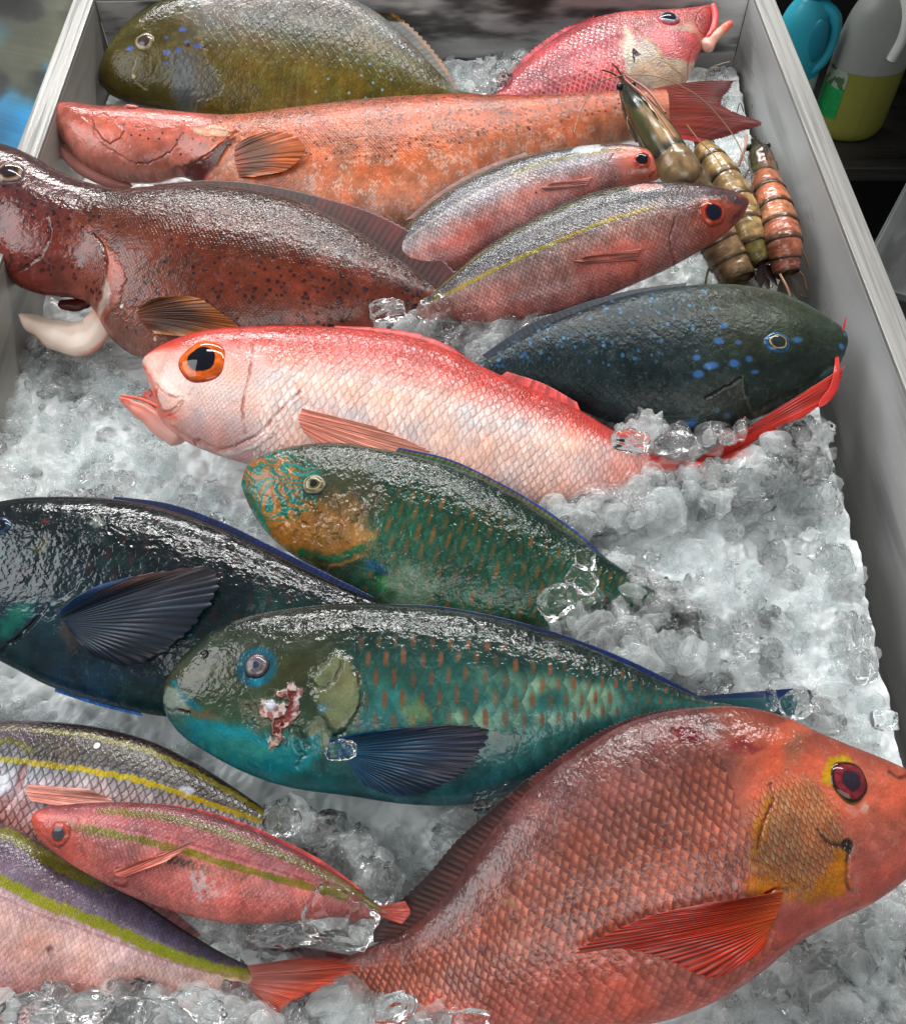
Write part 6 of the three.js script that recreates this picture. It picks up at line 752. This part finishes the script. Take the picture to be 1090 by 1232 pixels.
  put.forEach((two, i) => two.forEach((list, c) => { if (!list.length) return; const im = new THREE.InstancedMesh(shapes[i], [clearIce, thinIce, glazeIce][c], list.length); list.forEach((m, k) => im.setMatrixAt(k, m)); im.name = numbered('crushed_ice'); im.castShadow = im.receiveShadow = true; tag(im, ['small clear lumps of crushed ice spread among the fish', 'small cloudy lumps of crushed ice spread among the fish', 'thin wet flakes of crushed ice spread among the fish'][c], 'ice', 'crushed ice in the bin', 'stuff'); scene.add(im); }));
}
// single big clear lumps that stand out in the photograph
const lumpShapes = [nugget(31, 16, 0.2), nugget(47, 16, 0.25), nugget(53, 16, 0.3), nugget(68, 16, 0.3)];
function lump(label, px, py, h, rx, ry, rz, turn = 0, shape = 0) {
  const p = onY(px, py, h), s = p.clone().sub(EYE).dot(DIRF) / FOCAL, g = lumpShapes[shape % 4].clone(); g.computeBoundingBox(); const b = g.boundingBox, d = b.max.clone().sub(b.min), m = b.max.clone().add(b.min).multiplyScalar(0.5); g.translate(-m.x, -m.y, -m.z); g.scale(2 * rx * s / d.x, 2 * rz * s / d.y, 2 * ry * s / d.z); g.rotateY(turn); g.rotateX(0.35); g.computeVertexNormals();
  const o = mesh('ice_lump', g, clearIce); o.position.copy(p); tag(o, label, 'ice lump', 'large clear ice lumps');
}
lump('big oval clear ice lump at the small pink fusilier tail', 410, 1104, 0.078, 46, 34, 20, -0.35, 0);
lump('long flat clear ice lump beside the big oval one', 342, 1124, 0.066, 44, 16, 14, 0.05, 1);
lump('egg shaped clear ice lump on the red snapper belly near its tail', 476, 1214, 0.102, 28, 19, 14, 0.35, 2);
lump('small white ice lump at the red snapper belly edge', 566, 1228, 0.07, 24, 14, 14, 0, 3);
lump('clear ice lump on the pectoral fin root of the teal parrotfish', 410, 902, 0.094, 20, 13, 8, 0.1, 1);
lump('round clear ice lump on the green parrotfish flank', 672, 722, 0.09, 26, 20, 16, 0.5, 2);
lump('clear ice lump standing above the green parrotfish tail', 700, 698, 0.09, 20, 16, 14, -0.5, 0);
lump('clear ice cube on the back of the green parrotfish', 704, 674, 0.082, 13, 15, 10, 0, 3);
lump('clear ice lump on the pink snapper tail root beneath the wrasse', 758, 530, 0.085, 24, 16, 12, -0.2, 1);
lump('clear ice lump pressed against the belly of the blue spotted fish', 812, 532, 0.074, 26, 14, 12, 0.1, 2);
lump('clear ice lump at the end of the teal parrotfish tail', 958, 848, 0.07, 22, 18, 16, 0.4, 3);
lump('thin upright ice chip beside the teal parrotfish tail', 928, 842, 0.07, 7, 14, 12, 0.1, 0);
lump('clear ice lump at the tip of the grey fusilier tail', 342, 988, 0.056, 22, 20, 16, 0.3, 2);
lump('large clear ice lump between teal parrotfish and red snapper', 395, 1000, 0.04, 26, 26, 18, 0.2, 3);
lump('clear ice lump with bright rim between parrotfish and snapper', 432, 1018, 0.044, 22, 24, 18, -0.4, 1);
lump('clear ice lump leaning on the red snapper dorsal fin', 600, 958, 0.05, 34, 16, 16, 0.3, 0);
lump('pinkish clear ice shard at the small fusilier tail tip', 462, 1062, 0.052, 18, 26, 14, -0.3, 3);
lump('clear ice lump by the dark tail of the striped fusilier', 520, 370, 0.06, 20, 16, 12, 0.4, 1);
lump('rounded clear ice lump under the striped fusilier belly', 570, 380, 0.056, 16, 14, 10, 0, 2);
lump('clear ice lump on the brown grouper tail end', 466, 374, 0.07, 22, 14, 12, 0.2, 0);
for (const [x, y, a, b, t, s] of [[1008, 676, 18, 24, 0.2, 0], [1030, 760, 14, 26, 0.1, 1], [1040, 800, 16, 22, 0.3, 2], [1062, 866, 16, 14, 0, 3], [985, 520, 18, 12, 0.2, 1], [1000, 600, 14, 22, 0.2, 2]]) lump('clear ice lump piled against the right steel wall', x, y, 0.018, a, b, 14, t, s);
for (const [x, y, a, b, t, s] of [[36, 1216, 40, 22, 0, 1], [104, 1214, 36, 20, 0.2, 2], [150, 1222, 26, 22, 0.4, 0], [196, 1224, 36, 22, -0.2, 3], [244, 1210, 34, 18, -0.4, 1], [66, 1232, 30, 18, 0, 0]]) lump('clear ice lump in the row along the front belly of the purple backed fusilier', x, y, 0.082, a, b, 16, t, s);
scene.traverse(o => { if (o.isMesh) { o.castShadow = true; o.receiveShadow = true; } });
renderer.render(scene, camera);
